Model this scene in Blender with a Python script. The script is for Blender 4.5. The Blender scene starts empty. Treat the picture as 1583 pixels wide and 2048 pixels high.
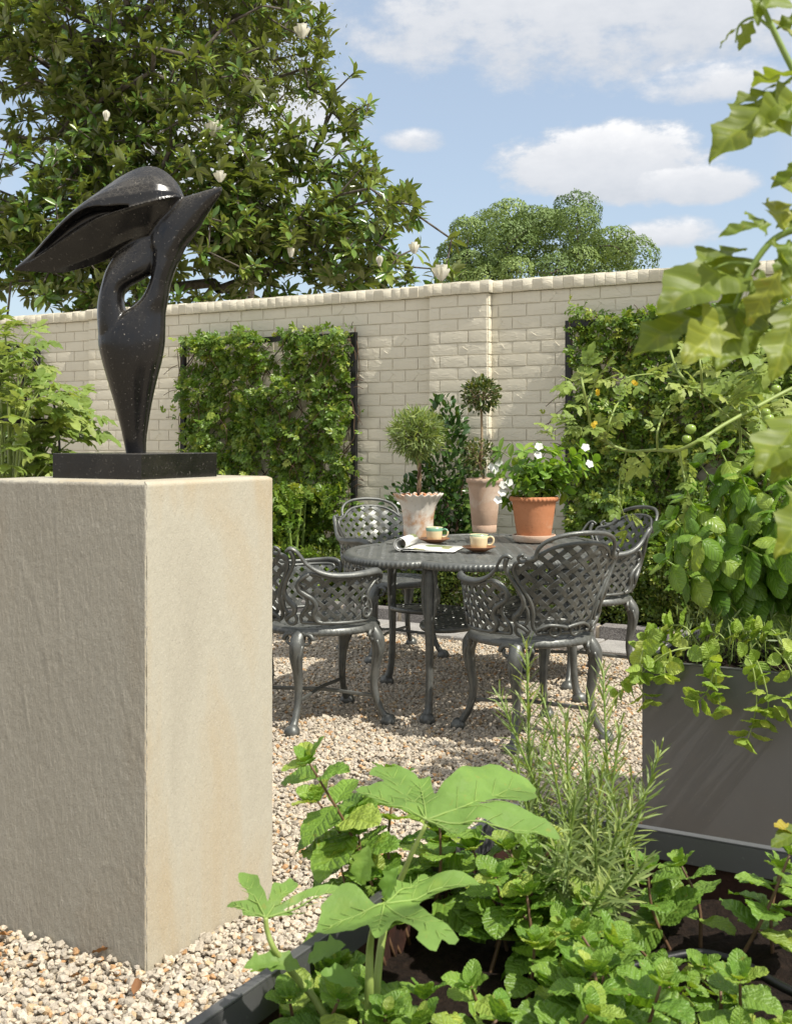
import bpy, bmesh, math, random
import numpy as np
from mathutils import Vector, Matrix, noise

random.seed(7); RNG = np.random.default_rng(7)
R = math.radians
scene = bpy.context.scene
COL = scene.collection

# ------------------------------------------------------------------ camera
YAW = R(29.2); EYE = 1.25; FPX = 2290.0; HOR = 880.0
cam = bpy.data.cameras.new('camera'); camo = bpy.data.objects.new('camera', cam); COL.objects.link(camo)
camo.location = (0, 0, EYE); camo.rotation_euler = (R(90), 0, YAW)
cam.sensor_width = 36; cam.lens = 36 * FPX / 2048; cam.shift_y = -(1024 - HOR) / 2048
cam.clip_start = 0.05; cam.clip_end = 900
cam.dof.use_dof = True; cam.dof.focus_distance = 5.0; cam.dof.aperture_fstop = 18
scene.camera = camo

# ------------------------------------------------------------------ sky, sun, exposure
SUN_EL = 54.0; SUN_AZ = -7.0            # azimuth measured from +X towards +Y
sd = Vector((math.cos(R(SUN_EL)) * math.cos(R(SUN_AZ)), math.cos(R(SUN_EL)) * math.sin(R(SUN_AZ)), math.sin(R(SUN_EL))))
sun = bpy.data.lights.new('sun', 'SUN'); sun.energy = 3.15; sun.angle = R(0.8); sun.color = (1.0, 0.95, 0.86)
suno = bpy.data.objects.new('sun', sun); COL.objects.link(suno)
suno.rotation_euler = sd.to_track_quat('Z', 'Y').to_euler()
scene.view_settings.view_transform = 'Standard'; scene.view_settings.look = 'None'
scene.view_settings.exposure = 0.85; scene.view_settings.gamma = 1.0
scene.view_settings.use_curve_mapping = False
scene.cycles.use_denoising = True
scene.cycles.max_bounces = 5; scene.cycles.diffuse_bounces = 2; scene.cycles.glossy_bounces = 2
scene.cycles.transmission_bounces = 4; scene.cycles.transparent_max_bounces = 6
scene.cycles.sample_clamp_indirect = 6.0

class NT:
    """small helper to write node trees"""
    def __init__(s, tree): s.t = tree; s.n = tree.nodes; s.l = tree.links
    def new(s, typ, **kw):
        n = s.n.new(typ)
        for k, v in kw.items(): setattr(n, k, v)
        return n
    def put(s, sock, v):
        if v is None: return
        if isinstance(v, bpy.types.NodeSocket): s.l.new(v, sock)
        elif hasattr(sock, 'default_value'):
            try: sock.default_value = v
            except Exception:
                sock.default_value = (v[0], v[1], v[2], 1) if len(v) == 3 else v[:3]
    def math(s, op, a, b=None, c=None, clamp=False):
        n = s.new('ShaderNodeMath', operation=op, use_clamp=clamp)
        s.put(n.inputs[0], a); s.put(n.inputs[1], b); s.put(n.inputs[2], c); return n.outputs[0]
    def sep(s, v):
        n = s.new('ShaderNodeSeparateXYZ'); s.put(n.inputs[0], v); return n.outputs
    def comb(s, x, y, z):
        n = s.new('ShaderNodeCombineXYZ'); s.put(n.inputs[0], x); s.put(n.inputs[1], y); s.put(n.inputs[2], z); return n.outputs[0]
    def noise(s, vec, scale, detail=4, rough=.55, dist=0., out=0):
        n = s.new('ShaderNodeTexNoise'); s.put(n.inputs['Vector'], vec); n.inputs['Scale'].default_value = scale
        n.inputs['Detail'].default_value = detail; n.inputs['Roughness'].default_value = rough
        n.inputs['Distortion'].default_value = dist; return n.outputs[out]
    def voro(s, vec, scale, feature='F1', out='Distance'):
        n = s.new('ShaderNodeTexVoronoi', feature=feature); s.put(n.inputs['Vector'], vec)
        n.inputs['Scale'].default_value = scale; return n.outputs[out]
    def ramp(s, fac, stops, interp='LINEAR'):
        n = s.new('ShaderNodeValToRGB'); s.put(n.inputs[0], fac); cr = n.color_ramp; cr.interpolation = interp
        while len(cr.elements) < len(stops): cr.elements.new(.5)
        for e, (p, c) in zip(cr.elements, stops):
            e.position = p; e.color = (c, c, c, 1) if isinstance(c, (int, float)) else (*c, 1)
        return n.outputs[0]
    def mix(s, f, a, b, typ='MIX'):
        n = s.new('ShaderNodeMix', data_type='RGBA', blend_type=typ)
        s.put(n.inputs[0], f); s.put(n.inputs[6], a if not isinstance(a, tuple) else (*a[:3], 1)); s.put(n.inputs[7], b if not isinstance(b, tuple) else (*b[:3], 1))
        return n.outputs[2]
    def maprange(s, v, a, b, c=0., d=1., smooth=False):
        n = s.new('ShaderNodeMapRange'); n.clamp = True
        if smooth: n.interpolation_type = 'SMOOTHSTEP'
        s.put(n.inputs[0], v)
        for i, q in enumerate((a, b, c, d)): s.put(n.inputs[i + 1], q)
        return n.outputs[0]
    def mapping(s, vec, scale=(1, 1, 1), rot=(0, 0, 0), loc=(0, 0, 0)):
        n = s.new('ShaderNodeMapping'); s.put(n.inputs[0], vec)
        n.inputs['Location'].default_value = loc; n.inputs['Rotation'].default_value = rot; n.inputs['Scale'].default_value = scale
        return n.outputs[0]
    def bump(s, h, strength=.3, dist=.01, normal=None):
        n = s.new('ShaderNodeBump'); n.inputs['Strength'].default_value = strength; n.inputs['Distance'].default_value = dist
        s.put(n.inputs['Height'], h); s.put(n.inputs['Normal'], normal); return n.outputs[0]

world = bpy.data.worlds.new('World'); scene.world = world; world.use_nodes = True
world.cycles.sampling_method = 'MANUAL'; world.cycles.sample_map_resolution = 256
w = NT(world.node_tree); w.n.clear()
sky = w.new('ShaderNodeTexSky', sky_type='NISHITA'); sky.sun_disc = False
sky.sun_elevation = R(SUN_EL); sky.sun_rotation = math.pi / 2 - R(SUN_AZ)
sky.altitude = 20; sky.air_density = 1.0; sky.dust_density = 1.6; sky.ozone_density = 1.0
tc = w.new('ShaderNodeTexCoord')
dx, dy, dz = w.sep(tc.outputs['Generated'])
# azimuth (degrees, + to the right of the garden's north-west view) and elevation of the looking direction
fx, fy = -math.sin(YAW), math.cos(YAW)
fwd = w.math('ADD', w.math('MULTIPLY', dx, fx), w.math('MULTIPLY', dy, fy))
rgt = w.math('ADD', w.math('MULTIPLY', dx, fy), w.math('MULTIPLY', dy, -fx))
az = w.math('MULTIPLY', w.math('ARCTAN2', rgt, fwd), 57.2958)
el = w.math('MULTIPLY', w.math('ARCSINE', dz), 57.2958)
nv = w.comb(w.math('MULTIPLY', az, .11), w.math('MULTIPLY', el, .20), 0.)
nA = w.noise(nv, 1.25, 5, .57, .25)
nB = w.noise(nv, 4.2, 6, .64)
nn = w.math('ADD', w.math('MULTIPLY', w.math('SUBTRACT', nA, .5), 1.7), w.math('MULTIPLY', w.math('SUBTRACT', nB, .5), 1.25))
def cloud(a0, e0, ra, rb_up, rb_dn, soft, amp):
    da = w.math('DIVIDE', w.math('SUBTRACT', az, a0), ra)
    de = w.math('SUBTRACT', el, e0)
    up = w.math('DIVIDE', w.math('MAXIMUM', de, 0.), rb_up); dn = w.math('DIVIDE', w.math('MINIMUM', de, 0.), rb_dn)
    r2 = w.math('ADD', w.math('POWER', w.math('ABSOLUTE', da), 2.2), w.math('ADD', w.math('POWER', up, 2.), w.math('POWER', w.math('ABSOLUTE', dn), 2.)))
    d = w.math('ADD', w.math('SUBTRACT', 1., r2), w.math('MULTIPLY', nn, amp))
    return w.maprange(d, 0., soft, 0., 1., True), w.maprange(de, -rb_dn * .8, rb_up * .75)
clouds = [  # az, el, half width, up, down, softness, noise
    (10.5, 13.3, 6.6, 2.2, 2.0, .60, 1.2),
    (15.0, 12.2, 3.2, 1.2, 1.0, .60, 1.0),
    (1.0, 14.6, 1.9, .7, .6, 1.1, 1.2),
    (13.5, 9.9, 3.0, .9, .8, .8, 1.2),
    (10.0, 21.5, 17., 5.0, 4.9, .75, 1.15),
    (16.0, 16.6, 4.0, 1.3, 1.0, .9, 1.2),
    (-9.0, 15.0, 8., 6., 6., .9, 1.0)]
dens = None; lit = None
for c in clouds:
    d, s_ = cloud(*c)
    if dens is None: dens, lit = d, w.math('MULTIPLY', d, s_)
    else:
        lit = w.math('MAXIMUM', lit, w.math('MULTIPLY', d, s_)); dens = w.math('MAXIMUM', dens, d)
# broken cumulus over the unseen rest of the sky, made denser and brighter as fill
gn = w.noise(w.mapping(tc.outputs['Generated'], (1, 1, 2.2)), 2.6, 4, .56)
away = w.math('SUBTRACT', 1., w.maprange(w.math('ABSOLUTE', az), 18., 26., 1., 0.))
away = w.math('MAXIMUM', away, w.maprange(el, 24., 30.))
gen = w.math('MULTIPLY', w.maprange(gn, .36, .50, 0., 1., True), away)
dens = w.math('MAXIMUM', dens, gen); lit = w.math('MAXIMUM', lit, w.math('MULTIPLY', gen, .75))
shade = w.math('ADD', w.math('MULTIPLY', lit, .62), w.math('MULTIPLY', w.math('SUBTRACT', nB, .35), .55))
ccol = w.ramp(shade, [(0., (.45, .475, .51)), (.45, (.58, .59, .605)), (1., (.84, .825, .80))])
SKY_K = .088
skyc = w.mix(1., sky.outputs[0], (SKY_K, SKY_K, SKY_K), 'MULTIPLY')
# thin summer haze whitens the blue a little
skyc = w.mix(.36, skyc, (.44, .50, .56))
cl = w.mix(1., ccol, (.80, .80, .81), 'MULTIPLY')
col = w.mix(w.math('MULTIPLY', dens, .93), skyc, cl)
bg = w.new('ShaderNodeBackground'); w.put(bg.inputs[0], col); bg.inputs[1].default_value = 1.0
wo = w.new('ShaderNodeOutputWorld'); w.l.new(bg.outputs[0], wo.inputs[0])

# ------------------------------------------------------------------ construction helpers
F = np.array([-math.sin(YAW), math.cos(YAW), 0]); RT = np.array([math.cos(YAW), math.sin(YAW), 0]); UPV = np.array([0, 0, 1.])
def at(px, py, z):
    """world point seen at photograph pixel (px,py), z metres ahead"""
    return np.array([0, 0, EYE]) + F * z + RT * ((px - 791.5) / FPX * z) + UPV * ((HOR - py) / FPX * z)
def ground(px, py, h=0.):
    z = FPX * (EYE - h) / (py - HOR); return at(px, py, z)
def topx(p):
    d = np.asarray(p, float) - np.array([0, 0, EYE]); z = d @ F
    return 791.5 + FPX * (d @ RT) / z, HOR - FPX * d[2] / z, z

def link(o, parent=None):
    COL.objects.link(o)
    if parent is not None: o.parent = parent
    return o
def tag(o, label=None, cat=None, group=None, kind=None):
    if label: o['label'] = label
    if cat: o['category'] = cat
    if group: o['group'] = group
    if kind: o['kind'] = kind
    return o
def thing(name, label, cat, loc=(0, 0, 0), rz=0., group=None):
    o = bpy.data.objects.new(name, None); o.empty_display_size = .1
    link(o); o.location = loc; o.rotation_euler = (0, 0, rz); return tag(o, label, cat, group)
def structure(name):
    o = bpy.data.objects.new(name, None); link(o); return tag(o, kind='structure')

class MB:
    def __init__(s): s.v = []; s.f = []
    def add(s, vs, fs):
        o = len(s.v); s.v.extend([tuple(map(float, p)) for p in vs]); s.f.extend([tuple(i + o for i in f) for f in fs]); return s
    def box(s, lo, hi):
        x0, y0, z0 = lo; x1, y1, z1 = hi
        return s.add([(x0,y0,z0),(x1,y0,z0),(x1,y1,z0),(x0,y1,z0),(x0,y0,z1),(x1,y0,z1),(x1,y1,z1),(x0,y1,z1)],
                     [(0,3,2,1),(4,5,6,7),(0,1,5,4),(1,2,6,5),(2,3,7,6),(3,0,4,7)])
    def tube(s, pts, rad, n=6, cap=True, sx=1., ref=None, prof=None):
        P = np.asarray(pts, float); m = len(P)
        rad = np.full(m, rad, float) if np.isscalar(rad) else np.asarray(rad, float)
        T = np.gradient(P, axis=0); T /= np.maximum(np.linalg.norm(T, axis=1, keepdims=True), 1e-9)
        if ref is None: ref = np.array([0, 0, 1.]) if abs(T[0][2]) < .9 else np.array([1., 0, 0])
        u = np.asarray(ref, float); vs = []
        for i in range(m):
            u = u - T[i] * (u @ T[i]); L = np.linalg.norm(u)
            if L < 1e-6: u = np.cross(T[i], [0.31, .95, .1]); L = np.linalg.norm(u)
            u = u / L; b = np.cross(T[i], u)
            for k in range(n):
                a = 2 * math.pi * k / n; q = 1. if prof is None else prof[k % len(prof)]
                vs.append(P[i] + (u * math.cos(a) + b * math.sin(a) * sx) * rad[i] * q)
        fs = [(i*n+k, i*n+(k+1)%n, (i+1)*n+(k+1)%n, (i+1)*n+k) for i in range(m-1) for k in range(n)]
        if cap: fs += [tuple(range(n-1, -1, -1)), tuple((m-1)*n+k for k in range(n))]
        return s.add(vs, fs)
    def lathe(s, prof, n=32, c=(0, 0, 0), fr=None, fz=None):
        vs = []; m = len(prof)
        for i, (r, z) in enumerate(prof):
            for k in range(n):
                a = 2 * math.pi * k / n; rr = r if fr is None else r + fr(i, a, r); zz = z if fz is None else z + fz(i, a)
                vs.append((c[0] + rr * math.cos(a), c[1] + rr * math.sin(a), c[2] + zz))
        fs = [(i*n+k, i*n+(k+1)%n, (i+1)*n+(k+1)%n, (i+1)*n+k) for i in range(m-1) for k in range(n)]
        fs += [tuple(range(n-1, -1, -1)), tuple((m-1)*n+k for k in range(n))]
        return s.add(vs, fs)
    def mesh(s, name, mat=None, smooth=True):
        me = bpy.data.meshes.new(name); me.from_pydata(s.v, [], s.f)
        if smooth: me.polygons.foreach_set('use_smooth', [True] * len(me.polygons))
        if mat is not None: me.materials.append(mat)
        me.update(); return me
    def build(s, name, mat, parent=None, smooth=True, angle=None):
        me = s.mesh(name, mat, smooth)
        if angle: me.set_sharp_from_angle(angle=R(angle))
        return link(bpy.data.objects.new(name, me), parent)

def spline(pts, n=8):
    """Catmull-Rom through points"""
    P = np.asarray(pts, float); P = np.vstack([2*P[0]-P[1], P, 2*P[-1]-P[-2]]); out = []
    for i in range(1, len(P) - 2):
        for k in range(n):
            t = k / n; a, b, c, d = P[i-1], P[i], P[i+1], P[i+2]
            out.append(.5*((2*b)+(-a+c)*t+(2*a-5*b+4*c-d)*t*t+(-a+3*b-3*c+d)*t**3))
    out.append(P[-2]); return np.array(out)
def interp_r(rs, n): return np.interp(np.linspace(0, 1, n), np.linspace(0, 1, len(rs)), rs)
def unit(v):
    v = np.asarray(v, float); return v / np.maximum(np.linalg.norm(v, axis=-1, keepdims=True), 1e-9)

def frames(d, nrm):
    """rotation matrices (columns x,y,z) with y along d, z close to nrm"""
    d = unit(d); x = unit(np.cross(d, nrm)); z = np.cross(x, d)
    return np.stack([x, d, z], axis=-1)
def scatter(name, temps, pos, rot, scl, mat, parent=None, smooth=True, pick=None, tint=None, link_it=True, singles=0):
    """merge many transformed copies of small templates into one mesh"""
    pos = np.asarray(pos, float); N = len(pos)
    scl = np.asarray(scl, float)
    if scl.ndim == 1: scl = np.repeat(scl[:, None], 3, 1)
    if pick is None: pick = RNG.integers(0, len(temps), N)
    if tint is None: tint = RNG.random(N)
    if singles:          # the leaves that show largest are parts of their own
        dd = np.linalg.norm(pos - np.array([0, 0, EYE]), axis=1) / scl[:, 1]; near = np.argsort(dd)[:singles]; inv_ = parent.matrix_basis.inverted()
        sm = [leaf_mesh('leaf', tm_, mat) for tm_ in temps]
        for i in near:
            f = rot[i] * scl[i][None, :]; o = link(bpy.data.objects.new('leaf', sm[pick[i]]), parent)
            o.matrix_basis = inv_ @ Matrix([[*f[r_], pos[i][r_]] for r_ in range(3)] + [[0, 0, 0, 1]])
        kp = np.ones(N, bool); kp[near] = False; pos, rot, scl, pick, tint = pos[kp], np.asarray(rot)[kp], scl[kp], pick[kp], tint[kp]
    V = []; LI = []; PS = []; TI = []; vo = 0
    for ti, (tv, tf) in enumerate(temps):
        idx = np.nonzero(pick == ti)[0]
        if not len(idx): continue
        tv = np.asarray(tv, float)
        v = np.einsum('nij,nkj->nki', rot[idx], tv[None] * scl[idx][:, None, :]) + pos[idx][:, None, :]
        V.append(v.reshape(-1, 3))
        loops = np.concatenate([np.asarray(f) for f in tf]); sizes = np.array([len(f) for f in tf])
        offs = vo + np.arange(len(idx)) * len(tv)
        LI.append((loops[None, :] + offs[:, None]).ravel()); PS.append(np.tile(sizes, len(idx)))
        TI.append(np.repeat(tint[idx], len(tf))); vo += len(idx) * len(tv)
    V = np.concatenate(V); LI = np.concatenate(LI); PS = np.concatenate(PS); TI = np.concatenate(TI)
    me = bpy.data.meshes.new(name)
    me.vertices.add(len(V)); me.vertices.foreach_set('co', V.ravel())
    me.loops.add(len(LI)); me.loops.foreach_set('vertex_index', LI.astype(np.int32))
    me.polygons.add(len(PS)); st = np.concatenate([[0], np.cumsum(PS)[:-1]])
    me.polygons.foreach_set('loop_start', st.astype(np.int32)); me.polygons.foreach_set('loop_total', PS.astype(np.int32))
    at_ = me.attributes.new('tint', 'FLOAT', 'FACE'); at_.data.foreach_set('value', TI.astype(np.float32))
    me.update(calc_edges=True)
    if smooth: me.polygons.foreach_set('use_smooth', np.ones(len(PS), bool))
    me.materials.append(mat)
    o = bpy.data.objects.new(name, me)
    if link_it: link(o, parent)
    return o

def leaf_grid(W=.4, n=5, half=1, fold=.15, curl=.1, pw=.8, peak=.45, serr=0, sdepth=0., wob=0., lobes=None, seed=0, cup=0., sweep=0.):
    """unit-length leaf blade: y from 0 to 1; returns verts, faces.  half = quads on each side of the midrib"""
    r = random.Random(seed); vs = []; fs = []; m = 2 * half + 1
    ph = [r.uniform(0, 6.28) for _ in range(4)]
    for i in range(n + 1):
        t = i / n
        tt = t ** (math.log(.5) / math.log(peak))
        wd = W * .5 * max(math.sin(math.pi * min(max(tt, 0.), 1.)), 0) ** pw
        if lobes: wd *= lobes(t)
        for k in range(-half, half + 1):
            q = k / half; e = 1.
            if serr and abs(k) == half: e = 1 + sdepth * ((1 if i % 2 else -1))
            x = q * wd * e
            z = abs(x) * fold * 2 - curl * t * t - cup * (q * q) * wd
            z += wob * math.sin(t * 9 + ph[0] + q * 1.5) * abs(q) * .5 + wob * .5 * math.sin(t * 17 + ph[1] - q * 2)
            vs.append((x + wob * .3 * math.sin(t * 5 + ph[2]), t + sweep * abs(x) * (1 - t), z))
    for i in range(n):
        for k in range(m - 1):
            a = i * m + k; fs.append((a, a + 1, a + m + 1, a + m))
    return np.array(vs), fs
def leaf_mesh(name, tmpl, mat):
    me = bpy.data.meshes.new(name); me.from_pydata([tuple(map(float, v)) for v in tmpl[0]], [], tmpl[1])
    me.polygons.foreach_set('use_smooth', [True] * len(me.polygons)); me.materials.append(mat); me.update(); return me
def put_leaf(me, pos, d, nrm, s, parent, name='leaf'):
    o = bpy.data.objects.new(name, me)
    f = frames(np.array([d], float), np.array([nrm], float))[0]
    M = Matrix([[f[i][0]*s, f[i][1]*s, f[i][2]*s, pos[i]] for i in range(3)] + [[0, 0, 0, 1]])
    link(o, parent)
    o.matrix_basis = (parent.matrix_basis.inverted() @ M) if parent is not None else M
    return o
def place(o, loc, rz=0.):
    o.location = loc; o.rotation_euler = (0, 0, rz); return o
def dup(root, loc, rz, label, **kw):
    r = root.copy(); COL.objects.link(r); place(r, loc, rz); r['label'] = label
    for ch in list(root.children):
        c = ch.copy(); COL.objects.link(c); c.parent = r
        for g in list(ch.children):
            d = g.copy(); COL.objects.link(d); d.parent = c
    return r
# ------------------------------------------------------------------ materials
def new_mat(name):
    m = bpy.data.materials.new(name); m.use_nodes = True; t = NT(m.node_tree); t.n.clear()
    out = t.new('ShaderNodeOutputMaterial'); b = t.new('ShaderNodeBsdfPrincipled'); t.l.new(b.outputs[0], out.inputs[0])
    t.b = b; t.out = out; t.tc = t.new('ShaderNodeTexCoord'); t.obj = t.tc.outputs['Object']
    g = t.new('ShaderNodeNewGeometry'); t.pos = g.outputs['Position']; t.geo = g
    return m, t
def P(t, col=None, rough=None, metal=None, normal=None, spec=None, coat=None):
    b = t.b
    if col is not None: t.put(b.inputs['Base Color'], col if not isinstance(col, tuple) else (*col, 1))
    if rough is not None: t.put(b.inputs['Roughness'], rough)
    if metal is not None: t.put(b.inputs['Metallic'], metal)
    if normal is not None: t.put(b.inputs['Normal'], normal)
    if spec is not None: t.put(b.inputs['Specular IOR Level'], spec)
    if coat is not None: t.put(b.inputs['Coat Weight'], coat)

def leaf_mat(name, c1, c2, c3=None, rough=.42, trans=.32, veins=0., back=None, spec=.5, tcol=None, quilt=0., spots=0.):
    m, t = new_mat(name)
    a = t.new('ShaderNodeAttribute', attribute_name='tint'); oi = t.new('ShaderNodeObjectInfo')
    f = t.math('FRACT', t.math('ADD', a.outputs['Fac'], oi.outputs['Random'])) if name != 'camphor_leaf' else a.outputs['Fac']
    stops = [(0., c1), (.75, c2)] + ([(1., c3)] if c3 else [])
    col = t.ramp(f, stops)
    nz = t.noise(t.pos, 14, 3)
    col = t.mix(1., col, t.ramp(nz, [(.25, .72), (.75, 1.22)]), 'MULTIPLY')
    if spots:
        sp = t.noise(t.pos, 75, 3, .6); col = t.mix(t.maprange(sp, .66, .74, 0., spots), col, (.34, .27, .05))
        col = t.mix(t.maprange(t.noise(t.pos, 26, 3), .58, .75, 0., spots * .6), col, t.mix(1., col, (1.9, 1.35, .8), 'MULTIPLY'))
    nrm = None
    if veins:
        x, y, z = t.sep(t.obj); ax = t.math('ABSOLUTE', x)
        s = t.math('FRACT', t.math('MULTIPLY', t.math('SUBTRACT', y, t.math('MULTIPLY', ax, .75)), 7.))
        d = t.math('MINIMUM', s, t.math('SUBTRACT', 1., s))
        v = t.math('MINIMUM', t.math('MULTIPLY', d, .5), t.math('MULTIPLY', ax, 3.2))
        vm = t.maprange(v, .015, .07, 1., 0.)
        col = t.mix(t.math('MULTIPLY', vm, .3), col, t.mix(1., col, (1.9, 1.75, 1.5), 'MULTIPLY'))
        h = t.maprange(v, 0., .16, 0., 1., True)
        if quilt:
            h = t.math('ADD', h, t.math('MULTIPLY', t.voro(t.obj, 16.), quilt))
        nrm = t.bump(h, veins, .035)
    elif quilt:
        nrm = t.bump(t.noise(t.pos, 60, 3), quilt, .004)
    if back:
        col = t.mix(t.geo.outputs['Backfacing'], col, back)
    P(t, col, rough, 0., nrm, spec)
    tr = t.new('ShaderNodeBsdfTranslucent')
    tcv = t.mix(1., col, tcol or (1.5, 1.45, .55), 'MULTIPLY'); t.put(tr.inputs[0], tcv)
    if nrm: t.put(tr.inputs[1], nrm)
    mx = t.new('ShaderNodeMixShader'); mx.inputs[0].default_value = trans
    t.l.new(t.b.outputs[0], mx.inputs[1]); t.l.new(tr.outputs[0], mx.inputs[2]); t.l.new(mx.outputs[0], t.out.inputs[0])
    return m

def simple(name, col, rough=.6, metal=0., var=.25, nscale=20, bump=.2, bdist=.004, bscale=None, spec=.5):
    m, t = new_mat(name)
    nz = t.noise(t.pos, nscale, 5)
    c = t.mix(1., col, t.ramp(nz, [(.25, 1 - var), (.75, 1 + var)]), 'MULTIPLY')
    P(t, c, rough, metal, t.bump(t.noise(t.pos, bscale or nscale * 4, 4), bump, bdist) if bump else None, spec)
    return m

# painted brick
M_PAINT, t = new_mat('cream_brick_paint')
n1 = t.noise(t.pos, 3.2, 5); n2 = t.noise(t.pos, 42, 5, .6)
c = t.ramp(n1, [(.3, (.69, .64, .505)), (.7, (.735, .685, .55))])
sx, sy, sz = t.sep(t.pos)
streak = t.noise(t.mapping(t.pos, (9, 9, .5)), 2.2, 5)
c = t.mix(t.maprange(streak, .56, .78, 0., .25), c, (.60, .55, .46))
c = t.mix(t.maprange(t.noise(t.pos, 55, 3), .66, .76, 0., .3), c, (.52, .47, .38))
h = t.math('ADD', t.math('MULTIPLY', n2, .6), t.math('MULTIPLY', t.noise(t.pos, 130, 3), .35))
h = t.math('ADD', h, t.math('MULTIPLY', t.maprange(t.noise(t.mapping(t.pos, (14, 14, 34), (0, .5, 0)), 1., 3, .5, .8), .52, .60), .5))
P(t, c, .8, 0., t.bump(h, .45, .005), .22)

# pedestal sandstone: riven face
M_SAND, t = new_mat('riven_sandstone')
n0 = t.noise(t.mapping(t.pos, (1.2, 1.2, .35), (0, .25, 0)), 2.4, 5, .55, .5)
c = t.ramp(n0, [(.28, (.38, .35, .275)), (.48, (.44, .41, .325)), (.60, (.43, .365, .255)), (.68, (.45, .415, .33)), (.82, (.47, .445, .37))])
c = t.mix(t.maprange(t.noise(t.pos, 260, 2), .58, .72, 0., .35), c, (.62, .59, .52))
c = t.mix(t.maprange(t.noise(t.pos, 200, 2), .60, .72, 0., .4), c, (.24, .21, .17))
fl = t.noise(t.mapping(t.pos, (60, 60, 26), (0, .62, 0)), 1.2, 5, .6, .5)
h = t.math('ADD', t.math('MULTIPLY', fl, .9), t.math('MULTIPLY', t.noise(t.pos, 190, 4), .35))
P(t, c, .85, 0., t.bump(h, .5, .005), .25)

# split grain on the same stone, with the faces' shade painted into the colour
M_RIVEN_SHADE, t = new_mat('sandstone_split_face_shaded')
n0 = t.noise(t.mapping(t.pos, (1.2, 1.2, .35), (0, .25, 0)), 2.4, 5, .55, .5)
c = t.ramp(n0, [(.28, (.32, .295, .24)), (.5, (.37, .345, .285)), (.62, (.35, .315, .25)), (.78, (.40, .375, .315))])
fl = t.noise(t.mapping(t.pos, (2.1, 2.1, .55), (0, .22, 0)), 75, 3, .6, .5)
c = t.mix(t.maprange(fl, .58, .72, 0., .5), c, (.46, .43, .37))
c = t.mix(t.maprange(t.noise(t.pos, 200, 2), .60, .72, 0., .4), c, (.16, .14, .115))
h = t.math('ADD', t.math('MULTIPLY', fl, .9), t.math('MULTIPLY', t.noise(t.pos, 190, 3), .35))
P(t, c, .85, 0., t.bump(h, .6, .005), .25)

# black granite with pale fleck
M_GRAN, t = new_mat('black_granite')
v1 = t.noise(t.obj, 130, 3, .6); v2 = t.noise(t.obj, 55, 2)
c = t.ramp(t.noise(t.obj, 8, 5), [(.35, (.004, .004, .005)), (.7, (.010, .009, .008))])
c = t.mix(t.maprange(v1, .63, .72, 0., .6), c, (.14, .13, .115))
c = t.mix(t.maprange(t.noise(t.obj, 120, 2, .5), .735, .76), c, (.30, .27, .22))
web = t.voro(t.mapping(t.obj, (1, 1, 1.2)), 90, 'DISTANCE_TO_EDGE')
nx_, ny_, nz_ = t.sep(t.geo.outputs['Normal'])
settled = t.math('MULTIPLY', t.maprange(nz_, .05, .6), t.maprange(t.noise(t.obj, 7., 5, .6), .38, .62))   # dust lies on what faces up
dust = t.math('MAXIMUM', t.math('MULTIPLY', settled, t.maprange(web, .0, .09, .75, .25)), t.maprange(t.noise(t.obj, 5., 5, .6), .56, .74, 0., .12))
c = t.mix(dust, c, (.135, .12, .095))
P(t, c, t.math('ADD', t.ramp(t.noise(t.obj, 30, 4), [(.3, .14), (.75, .28)]), t.math('MULTIPLY', dust, .4)), 0., t.bump(t.noise(t.obj, 160, 3), .05, .002), .5)

# chairs and table: weathered charcoal cast aluminium
M_CAST, t = new_mat('charcoal_cast_aluminium')
n0 = t.noise(t.pos, 24, 5); n1 = t.noise(t.pos, 160, 3)
c = t.ramp(n0, [(.3, (.10, .105, .098)), (.7, (.165, .17, .158))])
c = t.mix(t.maprange(n1, .60, .75, 0., .5), c, (.30, .30, .27))
c = t.mix(t.maprange(t.noise(t.pos, 7, 6, .68), .54, .72, 0., .45), c, (.24, .235, .205))
P(t, c, t.ramp(n0, [(.3, .34), (.7, .5)]), .40, t.bump(n1, .22, .003), .5)

M_BLACK = simple('black_steel', (.012, .012, .013), .38, .2, .3, 30, .1)
M_ZINC, t = new_mat('charcoal_planter_paint')
c = t.ramp(t.noise(t.pos, 2.5, 4), [(.3, (.105, .106, .107)), (.7, (.13, .131, .131))])
c = t.mix(t.maprange(t.noise(t.pos, 170, 2), .69, .74, 0., .5), c, (.2, .2, .19))
c = t.mix(t.maprange(t.noise(t.mapping(t.pos, (16, 16, .7)), 1.5, 4), .66, .9, 0., .25), c, (.13, .125, .115))
P(t, c, t.ramp(t.noise(t.pos, 9, 4), [(.3, .36), (.7, .55)]), .35, t.bump(t.noise(t.pos, 60, 3), .05, .002), .5)
M_RUST, t = new_mat('rusted_steel')
P(t, t.ramp(t.noise(t.pos, 18, 6, .65), [(.25, (.022, .009, .006)), (.55, (.05, .018, .010)), (.8, (.03, .013, .009))]), .8, .2, t.bump(t.noise(t.pos, 90, 4), .4, .004))
M_SOIL, t = new_mat('dark_potting_soil')
P(t, t.ramp(t.noise(t.pos, 60, 6, .7), [(.3, (.012, .008, .006)), (.6, (.035, .022, .015)), (.8, (.09, .055, .035))]), .95, 0., t.bump(t.noise(t.pos, 90, 6, .7), 1., .02), .2)

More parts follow.
